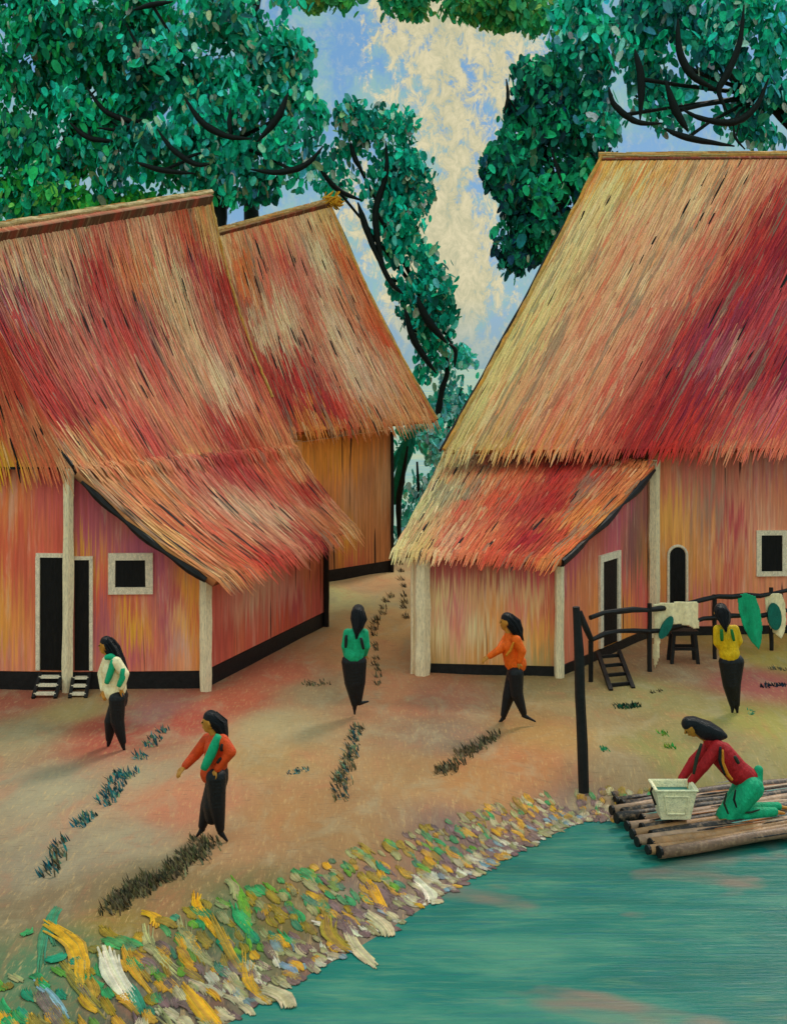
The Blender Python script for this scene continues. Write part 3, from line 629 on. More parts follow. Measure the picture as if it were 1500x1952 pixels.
# railing with washing, in front of the right house
ra = empty('railing', (5.2, 23, 0), 'black wooden two-bar washing rail in front of the right house', 'railing')
def rp(px, z): 
    Y = 21.6+(px-1125)/375*2.6; return Vector(((px-CX)/F*Y, Y, z))
for zz, sag in ((1.12, .02), (.74, .02)):
    m = MB(); pts = [rp(1125+i*27, zz+uni(-.02, .02)-(.0 if i else .02)+(.04*math.sin(i*.9))) for i in range(19)]
    m.tube(pts, [.042+uni(-.01, .012) for _ in pts], 8, (1, 1, 1), .15); m.build('rail', M['black'], ra)
for px in (1238, 1362, 1470, 1580): post(rp(px, 0)[:2], -.02, 1.2, .08, ra, 'black')
m = MB(); m.tube([P(1104, 1166, 21.4), P(1118, 1200, 21.4), P(1128, 1222, 21.5)], [.05, .055, .045], 8); m.build('brace', M['black'], ra)
m = MB(); m.tube([P(1126, 1222, 21.5), rp(1126, -.02)], [.045, .04], 8); m.build('post', M['black'], ra)
o = MB(); o.tube([G(1113, 1482)+Vector((0, 0, -.2)), P(1110, 1420, 16.6), P(1106, 1330, 16.6), P(1103, 1240, 16.6), P(1098, 1157, 16.6)], [.075, .07, .072, .068, .05], 10, (1, 1, 1), .08)
tag(o.build('mooring_post', M['black'], origin=(2.5, 16.6, 0)), 'tall black wooden post standing alone at the bank beside the log raft', 'post')

def sheet_cloth(name, outline_px, Y, mat, label, thick=.02, group='washing hung on the rail', dabs=()):
    """hanging cloth: traced outline in metres, draped with folds and thickness"""
    pts = [P(x, y, Y) for x, y in outline_px]; k = len(pts)
    xs_ = [p.x for p in pts]; zs_ = [p.z for p in pts]; x0, x1, z0, z1 = min(xs_), max(xs_), min(zs_), max(zs_)
    def inside(x, z):
        c = False
        for i in range(k):
            a, b = pts[i], pts[i-1]
            if (a.z > z) != (b.z > z) and x < (b.x-a.x)*(z-a.z)/(b.z-a.z)+a.x: c = not c
        return c
    nx, nz = 46, 60; m = MB(); idx = {}; vs = []; fs = []
    dx, dz = (x1-x0)/nx, (z1-z0)/nz
    def vid(i, j, s):
        if (i, j, s) not in idx:
            x, z = x0+i*dx, z0+j*dz; fold = .035*math.sin(x*22+z*2)*(1-.6*(z-z0)/(z1-z0))
            vs.append((x, Y-.07+fold+(thick if s else 0), z)); idx[(i, j, s)] = len(vs)-1
        return idx[(i, j, s)]
    inn = {(i, j): inside(x0+(i+.5)*dx, z0+(j+.5)*dz) for i in range(nx) for j in range(nz)}
    for (i, j), v in inn.items():
        if not v: continue
        fs.append((vid(i, j, 0), vid(i+1, j, 0), vid(i+1, j+1, 0), vid(i, j+1, 0)))
        fs.append((vid(i, j, 1), vid(i, j+1, 1), vid(i+1, j+1, 1), vid(i+1, j, 1)))
        for (di, dj, a, b) in ((0, -1, (0, 0), (1, 0)), (0, 1, (1, 1), (0, 1)), (-1, 0, (0, 1), (0, 0)), (1, 0, (1, 0), (1, 1))):
            if not inn.get((i+di, j+dj), False):
                A, B = (i+a[0], j+a[1]), (i+b[0], j+b[1])
                fs.append((vid(*A, 0), vid(*A, 1), vid(*B, 1), vid(*B, 0)))
    m.add(vs, fs); ob = m.build(name, M[mat], origin=((x0+x1)/2, Y, z1), smooth=True)
    tag(ob, label, 'laundry', group)
    for (cx, cy, rx, ry, rot, mt) in dabs:
        d = MB(); c = P(cx, cy, Y-.14); N = 18; f0 = []
        for k2 in range(N):
            t = 2*math.pi*k2/N; ex, ez = rx*math.cos(t), ry*math.sin(t)
            f0.append(c+Vector(((ex*math.cos(rot)-ez*math.sin(rot))/F*Y, 0, (ex*math.sin(rot)+ez*math.cos(rot))/F*Y)))
        d.add([v for v in f0]+[v+Vector((0, .05, 0)) for v in f0], [tuple(range(N-1, -1, -1))]+[(i, (i+1) % N, (i+1) % N+N, i+N) for i in range(N)])
        d.build('painted_patch', M[mt], ob)
    return ob
sheet_cloth('cloth', [(1243,1150),(1285,1147),(1328,1146),(1331,1198),(1322,1197),(1312,1192),(1300,1190),(1284,1188),(1272,1192),(1264,1205),(1256,1215),(1254,1250),(1247,1274),(1243,1250),(1245,1200)], 22.6, 'creamcloth', 'cream sheet with a dark teal patch hung over the rail beside the stool', dabs=[(1270, 1197, 9, 24, -.5, 'teal')])
sheet_cloth('cloth', [(1404,1133),(1420,1130),(1438,1136),(1447,1160),(1452,1195),(1450,1225),(1444,1236),(1430,1222),(1414,1190),(1405,1160)], 23.6, 'green', 'plain bright green cloth hanging in a point from the rail')
sheet_cloth('cloth', [(1456,1138),(1472,1130),(1488,1131),(1495,1150),(1497,1185),(1494,1205),(1486,1216),(1470,1203),(1460,1180)], 24.0, 'creamcloth', 'cream cloth with a dark green oval hanging from the rail at the right edge', dabs=[(1477, 1176, 13, 26, .1, 'teal')])

st = empty('stool', (5.3, 23.2, 0), 'small black wooden stool under the cream sheet', 'stool')
c0 = Vector((5.3, 23.05, 0))
m = MB(); m.box(c0+Vector((0, 0, .57)), (.50, .34, .05)); m.build('seat', M['black'], st)
for sx in (-1, 1):
    for sy in (-1, 1):
        m = MB(); m.beam(c0+Vector((sx*.24, sy*.15, -.01)), c0+Vector((sx*.19, sy*.12, .55)), .06, .06); m.build('leg', M['black'], st)
for sy in (-1, 1):
    m = MB(); m.beam(c0+Vector((-.22, sy*.135, .27)), c0+Vector((.22, sy*.135, .27)), .05, .05); m.build('stretcher', M['black'], st)
ladder(G(1186, 1316, .0), P(1160, 1244, 22.6), .42, 4, 'open black ladder leaning on the right house below its framed door', side=(1, .35, 0), board=False, r=.03)

# ================================================================== RAFT
rft = empty('raft', (4.4, 16.5, WL), 'raft of round brown logs moored at the bank under the kneeling woman', 'raft')
ends = [(1126+112*i/17+4*math.sin(i*2.1), 1500+128*i/17) for i in range(18)]
RZ = WL+.12
for i, (ex, ey) in enumerate(ends):
    a = G(ex, ey, RZ); d = Vector((2.9-.07*i, 1.05-.026*i, 0)).normalized(); Ll = 6.2+uni(-.3, .3)
    if i % 2 or rnd() < .2: a = a+d*uni(.08, .35)
    m = MB(); k = 16; rr_ = .066+uni(-.009, .010)
    colr = C(*random.choice([(135, 100, 78), (120, 92, 80), (170, 122, 78), (95, 75, 68), (180, 140, 112), (60, 50, 46), (45, 38, 36)]))
    pts = [a+d*Ll*t/k+Vector((0, 0, .015*math.sin(t*.8+i))) for t in range(k+1)]
    cols = []
    m.tube(pts, [rr_*(1+uni(-.05, .05)) for _ in pts], 10, colr, .05)
    for q in range(14):     # dark and coloured strips along the log
        t = uni(0, .9); aa = uni(.2, 2.9); pr_ = d.cross(Vector((0, 0, 1)))
        off = (pr_*math.cos(aa)+Vector((0, 0, 1))*math.sin(aa))*rr_*.98
        m.tube([a+d*Ll*t+off, a+d*Ll*(t+.03)+off, a+d*Ll*(t+uni(.06, .16))+off], [.004, uni(.010, .018), .004], 5, random.choice([(.015, .012, .015), (.02, .015, .02), C(190, 110, 50), C(190, 165, 140), C(120, 180, 170)] if q > 5 else [(.015, .012, .015)]))
    lo = m.build('log', M['log'], rft, smooth=True)
    e = MB(); e.tube([a-d*.012, a+d*.02], [rr_*1.03, rr_*1.04], 12, (1, 1, 1), .03); e.build('log_end', M['black'], lo)
for tt in (2.0, 5.0):
    m = MB(); p0 = G(1130, 1502, RZ)+Vector((.92*tt, .36*tt, -.12)); p1 = G(1238, 1624, RZ)+Vector((.92*tt, .36*tt, -.12)); m.tube([p0, p1], .05, 8, C(110, 85, 65)); m.build('cross_beam', M['log'], rft)

bk = empty('bucket', G(1290, 1566, RZ+.11), 'square cream washing bucket on the raft in front of the kneeling woman', 'bucket')
bz = RZ+.12; bY = (CAMZ-bz)*F/(1566-HY); c0 = Vector(((1290-CX)/F*bY, bY+.2, bz)); ph = 58/F*bY; wt, wb = 78/F*bY/2, 56/F*bY/2
m = MB()
def ring(h, w): return [c0+Vector((x*w, y*w*.8, h)) for x, y in ((-1, -1), (1, -1), (1, 1), (-1, 1))]
ri = [ring(0, wb), ring(ph, wt), ring(ph, wt-.025), ring(.03, wb-.025)]
vsb = sum(ri, []); fsb = [(3, 2, 1, 0)]
for a in range(3):
    for k in range(4): fsb.append((a*4+k, a*4+(k+1) % 4, (a+1)*4+(k+1) % 4, (a+1)*4+k))
fsb.append((12, 13, 14, 15)); m.add(vsb, fsb); m.build('tub', M['bucket'], bk)
m = MB(); r1 = ring(ph, wt+.005); 
for k in range(4): m.tube([r1[k], r1[(k+1) % 4]], .016, 6)
m.build('rim', M['bucket'], bk)
m = MB()
for s1, s2 in (((-.55, .2), (.55, .2)), ((.6, .2), (.62, .8)), ((.6, .8), (-.6, .8)), ((-.62, .8), (-.55, .2))):
    q = [Vector((c0.x+s[0]*(wb+(wt-wb)*s[1]), c0.y-.8*(wb+(wt-wb)*s[1])-.006, c0.z+ph*s[1])) for s in (s1, s2)]; m.tube(q, .011, 6)
m.build('panel_moulding', M['bucket'], bk)
m = MB(); r2 = ring(ph*.8, wb+(wt-wb)*.8-.02); m.add(r2, [(0, 1, 2, 3)]); m.build('wash_water', M['river'], bk)
for s in (-1, 1):
    m = MB(); m.tube([c0+Vector((s*(wt+.0), 0, ph*.98)), c0+Vector((s*(wt+.03), 0, ph*.8)), c0+Vector((s*(wb+.04), 0, ph*.35))], .014, 6); m.build('handle', M['black'], bk)

# ================================================================== PEOPLE
import bmesh
ICO = {}
for sub in (2, 3):
    bm_ = bmesh.new(); bmesh.ops.create_icosphere(bm_, subdivisions=sub-1 if sub == 3 else 1, radius=1)
    bm_.verts.ensure_lookup_table(); ICO[sub] = ([tuple(v.co) for v in bm_.verts], [tuple(v.index for v in f.verts) for f in bm_.faces]); bm_.free()
def remesh(caps, voxel, name, mat, parent, smooth_it=4):
    """one continuous skin around a list of tapered capsules (p0, r0, p1, r1[, flatten])"""
    V = []; Fc = []
    def sph(p, r, sc=(1, 1, 1)):
        vs_, fs_ = ICO[3 if r > .03 else 2]; n0 = len(V); sx_, sy_, sz_ = r*sc[0], r*sc[1], r*sc[2]; a, b, c = p
        V.extend([(a+x*sx_, b+y*sy_, c+z*sz_) for x, y, z in vs_]); Fc.extend([(i+n0, j+n0, k+n0) for i, j, k in fs_])
    for c in caps:
        p0, r0, p1, r1 = c[:4]; p0, p1 = Vector(p0), Vector(p1); fl = c[4] if len(c) > 4 else 1.0
        d = p1-p0; L = d.length; n = max(2, int(L/(min(r0, r1)*.45))+1); n = min(n, 30)
        for i in range(n+1):
            t = i/n; sph(p0.lerp(p1, t), r0+(r1-r0)*t, (1, fl, 1))
    me = bpy.data.meshes.new('tmp'); me.from_pydata(V, [], Fc); me.update()
    ob = bpy.data.objects.new('tmp', me); COL.objects.link(ob)
    r = ob.modifiers.new('r', 'REMESH'); r.mode = 'VOXEL'; r.voxel_size = voxel; r.use_smooth_shade = True
    s = ob.modifiers.new('s', 'SMOOTH'); s.factor = .5; s.iterations = smooth_it
    dg = bpy.context.evaluated_depsgraph_get(); dg.update()
    me2 = bpy.data.meshes.new_from_object(ob.evaluated_get(dg)); bpy.data.objects.remove(ob); bpy.data.meshes.remove(me)
    o = Vector(parent['_o']); me2.transform(Matrix.Translation(-o)); me2.name = name
    me2.materials.clear(); me2.materials.append(mat)
    me2.polygons.foreach_set('use_smooth', [True]*len(me2.polygons))
    w = bpy.data.objects.new(name, me2); COL.objects.link(w)
    w['_o'] = tuple(o)
    if parent.type == 'EMPTY': w.parent = parent
    else: w.parent = parent; 
    return w
def hand(wrist, direc, palmn, s=1.0, curl=.5, side=1):
    """palm, four bent fingers and a thumb as capsules"""
    d = Vector(direc).normalized(); n = Vector(palmn); n = (n-d*n.dot(d)).normalized(); a = d.cross(n)*side
    w = Vector(wrist); out = [(w, .024*s, w+d*.045*s, .028*s)]
    for i, (o, ln) in enumerate(((-.027, .068), (-.009, .078), (.009, .072), (.027, .056))):
        b = w+d*.075*s+a*o*s; out.append((w+d*.02*s+a*o*.7*s, .014*s, b, .0105*s))
        k1 = b+(d*math.cos(curl*.6)+n*math.sin(curl*.6))*ln*.5*s; k2 = k1+(d*math.cos(curl*1.5)+n*math.sin(curl*1.5))*ln*.5*s
        out += [(b, .0095*s, k1, .0085*s), (k1, .0085*s, k2, .007*s)]
    t0 = w+d*.02*s-a*.028*s; t1 = t0+(d*.6-a*.7+n*.3).normalized()*.038*s; out += [(t0, .013*s, t1, .0105*s), (t1, .0105*s, t1+(d*.9-a*.2+n*.3).normalized()*.03*s, .009*s)]
    return out
def ell(c, rad, name, mat, parent, rot=None, n=16):
    m = MB(); vs = []; c = Vector(c)
    R = rot.to_matrix() if rot is not None else Matrix.Identity(3)
    for i in range(n+1):
        th = math.pi*i/n
        for k in range(n):
            ph_ = 2*math.pi*k/n; vs.append(c+R @ Vector((rad[0]*math.sin(th)*math.cos(ph_), rad[1]*math.sin(th)*math.sin(ph_), rad[2]*math.cos(th))))
    fs = [(i*n+k, (i+1)*n+k, (i+1)*n+(k+1) % n, i*n+(k+1) % n) for i in range(n) for k in range(n)]
    m.add(vs, fs); return m.build(name, mat, parent, smooth=True)

def strands(path, root, n=26):
    """loose locks laid over the hair along its fall; path = [(point, radius)...]"""
    m = MB(); fw = (path[-1][0]-path[0][0]).normalized()
    for _ in range(n):
        a = uni(0, 6.28); side = Vector((math.cos(a), math.sin(a), 0)); side = (side-fw*side.dot(fw)).normalized(); pts = []
        for p, r in path: pts.append(p+side*(r*uni(.96, 1.06)))
        pts.append(path[-1][0]+side*path[-1][1]*.4+fw*uni(.02, .09))
        m.tube(pts, [.004]+[uni(.007, .012)]*(len(pts)-2)+[.003], 5)
    return m.build('hair_locks', M['hair'], root, smooth=True)
def person(Y, base_px, label, J, face, top, hairlen, extra, legsep=.09, skirt_like=False):
    """J: joints in photo points: head, neck, sL,sR,eL,eR,hL,hR (near/far arms), hip, kL,kR,fL,fR ; near = towards the viewer"""
    s = Y/F
    q = lambda k, dy=0.0: P(J[k][0], J[k][1], Y+dy)
    root = empty('person', P(base_px[0], base_px[1], Y), label, 'person')
    fx = {'left': Vector((-1, 0, 0)), 'away': Vector((0, 1, 0))}[face]
    nearfar = (-.15, .15) if face == 'left' else (0, 0)
    hd = q('head'); nk = q('neck'); hip = q('hip'); H = J['H']*s     # H: head height
    sh = [q('sL', nearfar[0]), q('sR', nearfar[1])]; el = [q('eL', J.get('eLd', nearfar[0]*1.1)), q('eR', J.get('eRd', nearfar[1]*1.1))]
    ha = [q('hL', J.get('hLd', nearfar[0])), q('hR', J.get('hRd', nearfar[1]))]
    ls = (-legsep, legsep) if face == 'left' else (0, 0)
    kn = [q('kL', ls[0]), q('kR', ls[1])]; ft = [q('fL', ls[0]), q('fR', ls[1])]
    hp = [hip+Vector((0, ls[0], 0)), hip+Vector((0, ls[1], 0))] if face == 'left' else [hip+Vector((-.08, 0, 0)), hip+Vector((.08, 0, 0))]
    chest = nk.lerp(hip, .33); wst = nk.lerp(hip, .72)
    caps = [(hd+Vector((0, 0, H*.12)), H*.36, hd-Vector((0, 0, H*.02)), H*.34), (hd+fx*H*.08, H*.30, hd+fx*H*.12-Vector((0, 0, H*.28)), H*.20),
            (hd-Vector((0, 0, H*.2)), H*.22, nk, .05), (nk, .055, chest, .11), (sh[0], .05, sh[1], .05), (chest, .125, wst, .105), (wst, .105, hip, .115)]
    nose = hd+fx*H*.40-Vector((0, 0, H*.04)); caps += [(nose+Vector((0, 0, H*.08))-fx*H*.06, .010, nose, .016), (hd+fx*H*.33-Vector((0, 0, H*.20)), .016, hd+fx*H*.34-Vector((0, 0, H*.22)), .014)]
    sd = Vector((0, 0, 1)).cross(fx)
    for e_ in (-1, 1): caps.append((hd+sd*e_*H*.36+Vector((0, 0, H*.02)), .014, hd+sd*e_*H*.37-Vector((0, 0, H*.08)), .010))
    for i in (0, 1):
        caps += [(sh[i], .05, el[i], .04), (el[i], .038, ha[i], .026), (hp[i], .085, kn[i], .055), (kn[i], .055, ft[i]+Vector((0, 0, .09)), .035)]
        dr = (ha[i]-el[i]).normalized(); caps += hand(ha[i], dr, J.get('pn', Vector((.3, .4, -.6))), 1.05, .6, 1 if i else -1)
    body = remesh(caps, .0085, 'body', M['skin'], root)
    for e_ in (-1, 1):
        ell(hd+fx*H*.335+sd*e_*H*.14+Vector((0, 0, H*.03)), (.012, .012, .009), 'eye', M['void'], root, n=8)
    # hair: cap plus a fall down the back
    hc = [(hd+Vector((0, 0, H*.20))-fx*H*.02, H*.37, hd+Vector((0, 0, H*.1))-fx*H*.16, H*.38)]
    prev = hd-fx*H*.20+Vector((0, 0, H*.05)); pr = H*.36
    for (hx, hy, dyy, r) in hairlen:
        nx_ = P(hx, hy, Y+dyy); hc.append((prev, pr, nx_, r)); prev, pr = nx_, r
    hr = remesh(hc, .012, 'hair', M['hair'], root, 2); hr_path = [(hc[0][0]+Vector((0, 0, H*.1)), H*.30), (hc[0][2], H*.37)]+[(c[2], c[3]) for c in hc[1:]]
    strands(hr_path, hr)
    # jacket
    tr = J.get('tr', .155); hm = P(*J['hem'], Y)
    jc = [(nk-Vector((0, 0, .02)), .075, chest, tr*.88, .85), (chest, tr*.95, wst, tr*.9, .9), (wst, tr*.9, hm, tr*.98, .9), (sh[0], .072, sh[1], .072)]
    for i in (0, 1):
        wr = el[i].lerp(ha[i], .92); jc += [(sh[i], .076, el[i], .066), (el[i], .064, wr, .048)]
    jk = remesh(jc, .011, 'jacket', M[top], root)
    # trousers
    tc = [(hip+Vector((0, 0, .06)), .125, hip-Vector((0, 0, .04)), .135, .85)]
    for i in (0, 1):
        an = ft[i]+Vector((0, 0, .07))
        tc += [(hp[i], .122, kn[i], .10), (kn[i], .10, an, .052)]
        if skirt_like: tc += [(hip, .135, kn[0].lerp(kn[1], .5), .12), (kn[0].lerp(kn[1], .5), .12, kn[0].lerp(kn[1], .5).lerp(ft[0].lerp(ft[1], .5), .45), .085)]
    remesh(tc, .011, 'trousers', M['blackcloth'], root)
    for i in (0, 1):
        t = P(*J['tL' if i == 0 else 'tR'], Y+ls[i]*1.0)
        remesh([(ft[i]+Vector((0, 0, .05)), .038, ft[i]+Vector((0, 0, .03)), .036), (ft[i]+Vector((0, 0, .03)), .036, t+Vector((0, 0, .02)), .017)], .008, 'shoe', M['blackcloth'], root, 2)
    for (pts, r, mt, nm, dy) in extra:
        m = MB(); pp = [P(x, y, Y+dy) for x, y in pts]; k = len(pp)
        # follow the jacket: a flattened strip laid on the cloth; dark fold strips paint crease shade
        P2 = []; 
        for a in range((k-1)*5+1):
            f_ = a/5; i_ = min(int(f_), k-2); P2.append(pp[i_].lerp(pp[i_+1], f_-i_))
        m.tube(P2, [r*s*(.35+.65*math.sin(math.pi*min(1, max(0, (a+1)/(len(P2)+1))))**.5) for a in range(len(P2))], 10, (1, 1, 1), .03)
        ob = m.build(nm, M[mt], root, smooth=True)
    return root

# A - red-orange jacket, green sash
person(14.4, (405, 1600), 'woman in a red-orange jacket with a green sash, walking left in the foreground', dict(
    head=(401,1377), H=42, neck=(410,1404), sL=(424,1412), sR=(396,1410), eL=(440,1434), eR=(372,1440), hL=(413,1468), hR=(352,1462), hLd=-.17, eLd=-.2, hRd=.05,
    hip=(414,1478), hem=(405,1474), kL=(414,1535), kR=(398,1535), fL=(420,1592), fR=(386,1586), tL=(433,1607), tR=(375,1598), tr=.15), 'left', 'redorange',
    [(420,1382,0,.085), (427,1402,-.02,.05)],
    [([(417,1402),(405,1432),(388,1467)], 9.5, 'green', 'sash', -.19), ([(424,1418),(422,1432)], 3.5, 'black', 'fold', -.22), ([(422,1445),(414,1455)], 3, 'black', 'fold', -.22)], skirt_like=True)
# C - striped jacket
person(17.75, (222, 1430), 'woman in a cream and green striped jacket, nearest the left house doors', dict(
    head=(202,1231), H=34, neck=(210,1253), sL=(222,1262), sR=(204,1260), eL=(238,1285), eR=(194,1285), hL=(232,1312), hR=(197,1316), hRd=.02,
    hip=(226,1330), hem=(220,1318), kL=(224,1375), kR=(212,1375), fL=(234,1424), fR=(208,1418), tL=(238,1436), tR=(205,1430), tr=.165), 'left', 'creamcloth',
    [(216,1240,0,.10), (228,1262,-.03,.075), (240,1280,-.06,.03)],
    [([(200,1254),(212,1252),(220,1258)], 6, 'green', 'collar', -.12), ([(216,1258),(212,1278),(203,1303)], 6.5, 'green', 'stripe', -.17), ([(234,1274),(234,1292),(226,1309)], 6, 'green', 'stripe', -.20)])
# B - green jacket, back view
person(19.5, (676, 1360), 'woman seen from behind in a green jacket, alone on the path between the houses', dict(
    head=(683,1170), H=33, neck=(681,1197), sL=(663,1207), sR=(694,1207), eL=(658,1232), eR=(698,1232), hL=(660,1250), hR=(695,1248), eLd=0, hLd=.13, eRd=0, hRd=.13,
    hip=(675,1262), hem=(675,1247), kL=(668,1300), kR=(685,1300), fL=(676,1352), fR=(684,1345), tL=(676,1364), tR=(702,1340), tr=.17, pn=Vector((0, -1, 0))), 'away', 'green',
    [(684,1180,-.06,.12), (682,1197,-.12,.075), (680,1208,-.14,.03)],
    [([(660,1211),(659,1235)], 3.2, 'black', 'fold', -.17), ([(688,1216),(693,1238)], 3.0, 'black', 'fold', -.17)], skirt_like=True)  # black strips paint the dark gaps between arms and torso
# D - orange jacket
person(19.06, (975, 1378), 'woman in a plain orange jacket reaching left, walking past the right house', dict(
    head=(966,1186), H=34, neck=(970,1209), sL=(984,1220), sR=(966,1218), eL=(995,1242), eR=(953,1238), hL=(990,1262), hR=(932,1252), hRd=-.12, eRd=-.1,
    hip=(982,1282), hem=(984,1266), kL=(985,1322), kR=(970,1326), fL=(998,1368), fR=(960,1372), tL=(1020,1378), tR=(949,1383), tr=.165), 'left', 'orange',
    [(978,1190,0,.115), (987,1206,-.03,.08), (991,1214,-.03,.04)],
    [([(979,1224),(973,1240),(964,1251)], 2.6, 'gold', 'fold', -.2)])
# E - yellow jacket, back view
person(19.6, (1388, 1360), 'woman seen from behind in a yellow jacket, facing the washing rail', dict(
    head=(1374,1168), H=34, neck=(1381,1192), sL=(1368,1200), sR=(1400,1200), eL=(1367,1225), eR=(1408,1222), hL=(1375,1238), hR=(1400,1240), eLd=0, hLd=.13, eRd=0, hRd=.13,
    hip=(1394,1262), hem=(1390,1245), kL=(1389,1305), kR=(1400,1305), fL=(1396,1352), fR=(1404,1352), tL=(1396,1364), tR=(1406,1364), tr=.17, pn=Vector((0, -1, 0))), 'away', 'yellow',
    [(1378,1172,-.04,.12), (1382,1188,-.12,.07), (1382,1196,-.15,.03)],
    [([(1375,1200),(1376,1222)], 3.6, 'midgreen', 'patch', -.18), ([(1394,1200),(1399,1222)], 3.2, 'midgreen', 'patch', -.18)], skirt_like=True)

# F - kneeling woman on the raft
def kneeler():
    Y = 16.0; s = Y/F; q = lambda x, y, d=0.0: P(x, y, Y+d)
    root = empty('person', q(1410, 1568), 'woman in dark red jacket and green trousers kneeling on the raft', 'person')
    hd = q(1318, 1386); nk = q(1352, 1412); sh = [q(1368, 1424, -.16), q(1356, 1420, .16)]
    hip = q(1428, 1498); el = [q(1340, 1462, -.17), q(1322, 1452, .14)]; ha = [q(1318, 1490, -.10), q(1300, 1484, .08)]
    hp = [hip+Vector((0, -.10, 0)), hip+Vector((0, .10, 0))]; kn = [q(1386, 1556, -.12), q(1392, 1548, .14)]; ft = [q(1475, 1548, -.10), q(1482, 1538, .12)]
    fx = Vector((-.75, 0, -.66)); up = Vector((-.66, 0, .75)).normalized(); H = .27
    chest = nk.lerp(hip, .3); w = nk.lerp(hip, .7)
    caps = [(hd+up*H*.1, H*.36, hd, H*.34), (hd+fx*H*.08, H*.3, hd+fx*H*.12-up*H*.26, H*.2), (hd, H*.25, nk, .055), (nk, .06, chest, .115), (sh[0], .05, sh[1], .05), (chest, .125, w, .11), (w, .11, hip, .12)]
    n_ = hd+fx*H*.42-up*H*.04; caps += [(n_+up*.02, .010, n_, .016), (hd+fx*H*.35-up*H*.2, .015, hd+fx*H*.36-up*H*.22, .013)]
    for i in (0, 1):
        caps += [(sh[i], .05, el[i], .04), (el[i], .038, ha[i], .027), (hp[i], .09, kn[i], .06), (kn[i], .06, ft[i], .04), (ft[i], .035, ft[i]+Vector((.13, 0, -.02)), .022)]
        caps += hand(ha[i], Vector((-.5, -.1, -.9)), Vector((-.8, 0, .2)), 1.1, .8, 1 if i else -1)
    remesh(caps, .0085, 'body', M['skin'], root)
    for e_ in (-1, 1): ell(hd+fx*H*.335+Vector((0, e_*H*.14, 0))+up*H*.03, (.010, .012, .010), 'eye', M['void'], root, n=8)
    remesh([(hd+up*H*.2, H*.36, hd+up*H*.05-fx*H*.16, H*.38), (hd-fx*H*.2, H*.36, q(1345, 1392, -.02), .13), (q(1345, 1392, -.02), .13, q(1368, 1400, -.04), .09), (q(1368, 1400, -.04), .09, q(1382, 1404, -.05), .035)], .012, 'hair', M['hair'], root, 2)
    jc = [(nk, .085, chest, .15, .95), (chest, .165, w, .165, .95), (w, .165, q(1424, 1484), .15), (sh[0], .085, sh[1], .085)]
    for i in (0, 1): jc += [(sh[i], .088, el[i], .075), (el[i], .072, ha[i], .055)]
    remesh(jc, .011, 'jacket', M['red'], root)
    tc = [(q(1426, 1496), .15, hip, .155), (q(1446, 1468), .06, q(1440, 1500), .09)]
    for i in (0, 1): tc += [(hp[i], .16, kn[i], .145), (kn[i], .12, ft[i], .06)]
    remesh(tc, .011, 'trousers', M['green'], root)
    for pts, r, mt, nm, dy in (([(1337,1418),(1328,1445),(1322,1476)], 3.6, 'darkgreen', 'stripe', -.26), ([(1373,1424),(1372,1450),(1382,1478)], 3.5, 'black', 'stripe', -.28), ([(1377,1430),(1377,1455),(1386,1476),(1396,1488)], 3.6, 'gold', 'stripe', -.28),
                               ([(1400,1442),(1408,1456)], 3.6, 'darkgreen', 'stripe', -.20), ([(1385,1512),(1380,1532),(1388,1552)], 2.2, 'darkgreen', 'fold', -.28), ([(1402,1506),(1399,1525),(1404,1540)], 2.2, 'black', 'fold', -.28), ([(1418,1550),(1432,1549),(1448,1544)], 2.0, 'darkgreen', 'fold', -.21)):  # dark fold strips paint the shade in trouser creases
        m = MB(); pp = [P(x, y, Y+dy) for x, y in pts]; k = len(pp); P2 = []
        for a in range((k-1)*5+1):
            f_ = a/5; i_ = min(int(f_), k-2); P2.append(pp[i_].lerp(pp[i_+1], f_-i_))
        m.tube(P2, [r*s*(.35+.65*math.sin(math.pi*(a+1)/(len(P2)+1))**.5) for a in range(len(P2))], 8); m.build(nm, M[mt], root, smooth=True)
kneeler()

# ================================================================== TREES
def leaf(mb, p, L, w, d, n, col):
    """oval leaf: 8-gon folded a little along its rib"""
    d = d.normalized(); s = d.cross(n).normalized(); n = s.cross(d)
    pts = []; 
    for k in range(8):
        t = 2*math.pi*k/8; a = math.cos(t); b = math.sin(t)
        pts.append(p+d*L*.5*a+s*w*.5*b*(1-.18*a)+n*abs(b)*w*.16)
    mb.add([p]+pts, [(0, k+1, (k+1) % 8+1) for k in range(8)], col)
PAL = dict(
  left=[((12, 120, 85), 5), ((6, 85, 62), 5), ((20, 165, 120), 3), ((8, 55, 45), 4), ((25, 125, 60), 4), ((70, 165, 150), .8), ((205, 185, 130), .6), ((60, 110, 60), 1), ((90, 85, 60), .6)],
  mid=[((12, 125, 92), 5), ((5, 85, 68), 5), ((25, 170, 125), 3), ((10, 55, 50), 4), ((70, 130, 180), 1.6), ((60, 160, 165), 1.3), ((210, 190, 140), 1.0), ((130, 140, 105), .9), ((95, 110, 70), .8)],
  col=[((5, 120, 95), 5), ((4, 90, 75), 4), ((25, 165, 130), 3), ((8, 55, 50), 3), ((205, 190, 140), 1.5), ((120, 150, 110), 1.2), ((80, 160, 155), .8)],
  dark=[((10, 95, 65), 5), ((6, 60, 50), 5), ((10, 40, 50), 3), ((20, 135, 90), 2.4), ((15, 55, 80), 1.2), ((215, 195, 140), .6), ((60, 90, 50), .8)],
  right=[((12, 125, 95), 5), ((5, 85, 75), 4), ((25, 165, 120), 3), ((10, 55, 60), 3), ((60, 125, 170), 2), ((100, 170, 175), 1.6), ((205, 200, 150), 1.0), ((50, 110, 70), 1)],
  top=[((60, 115, 60), 4), ((40, 110, 65), 4), ((110, 115, 50), 2), ((20, 105, 75), 4)])
LK = 3.3
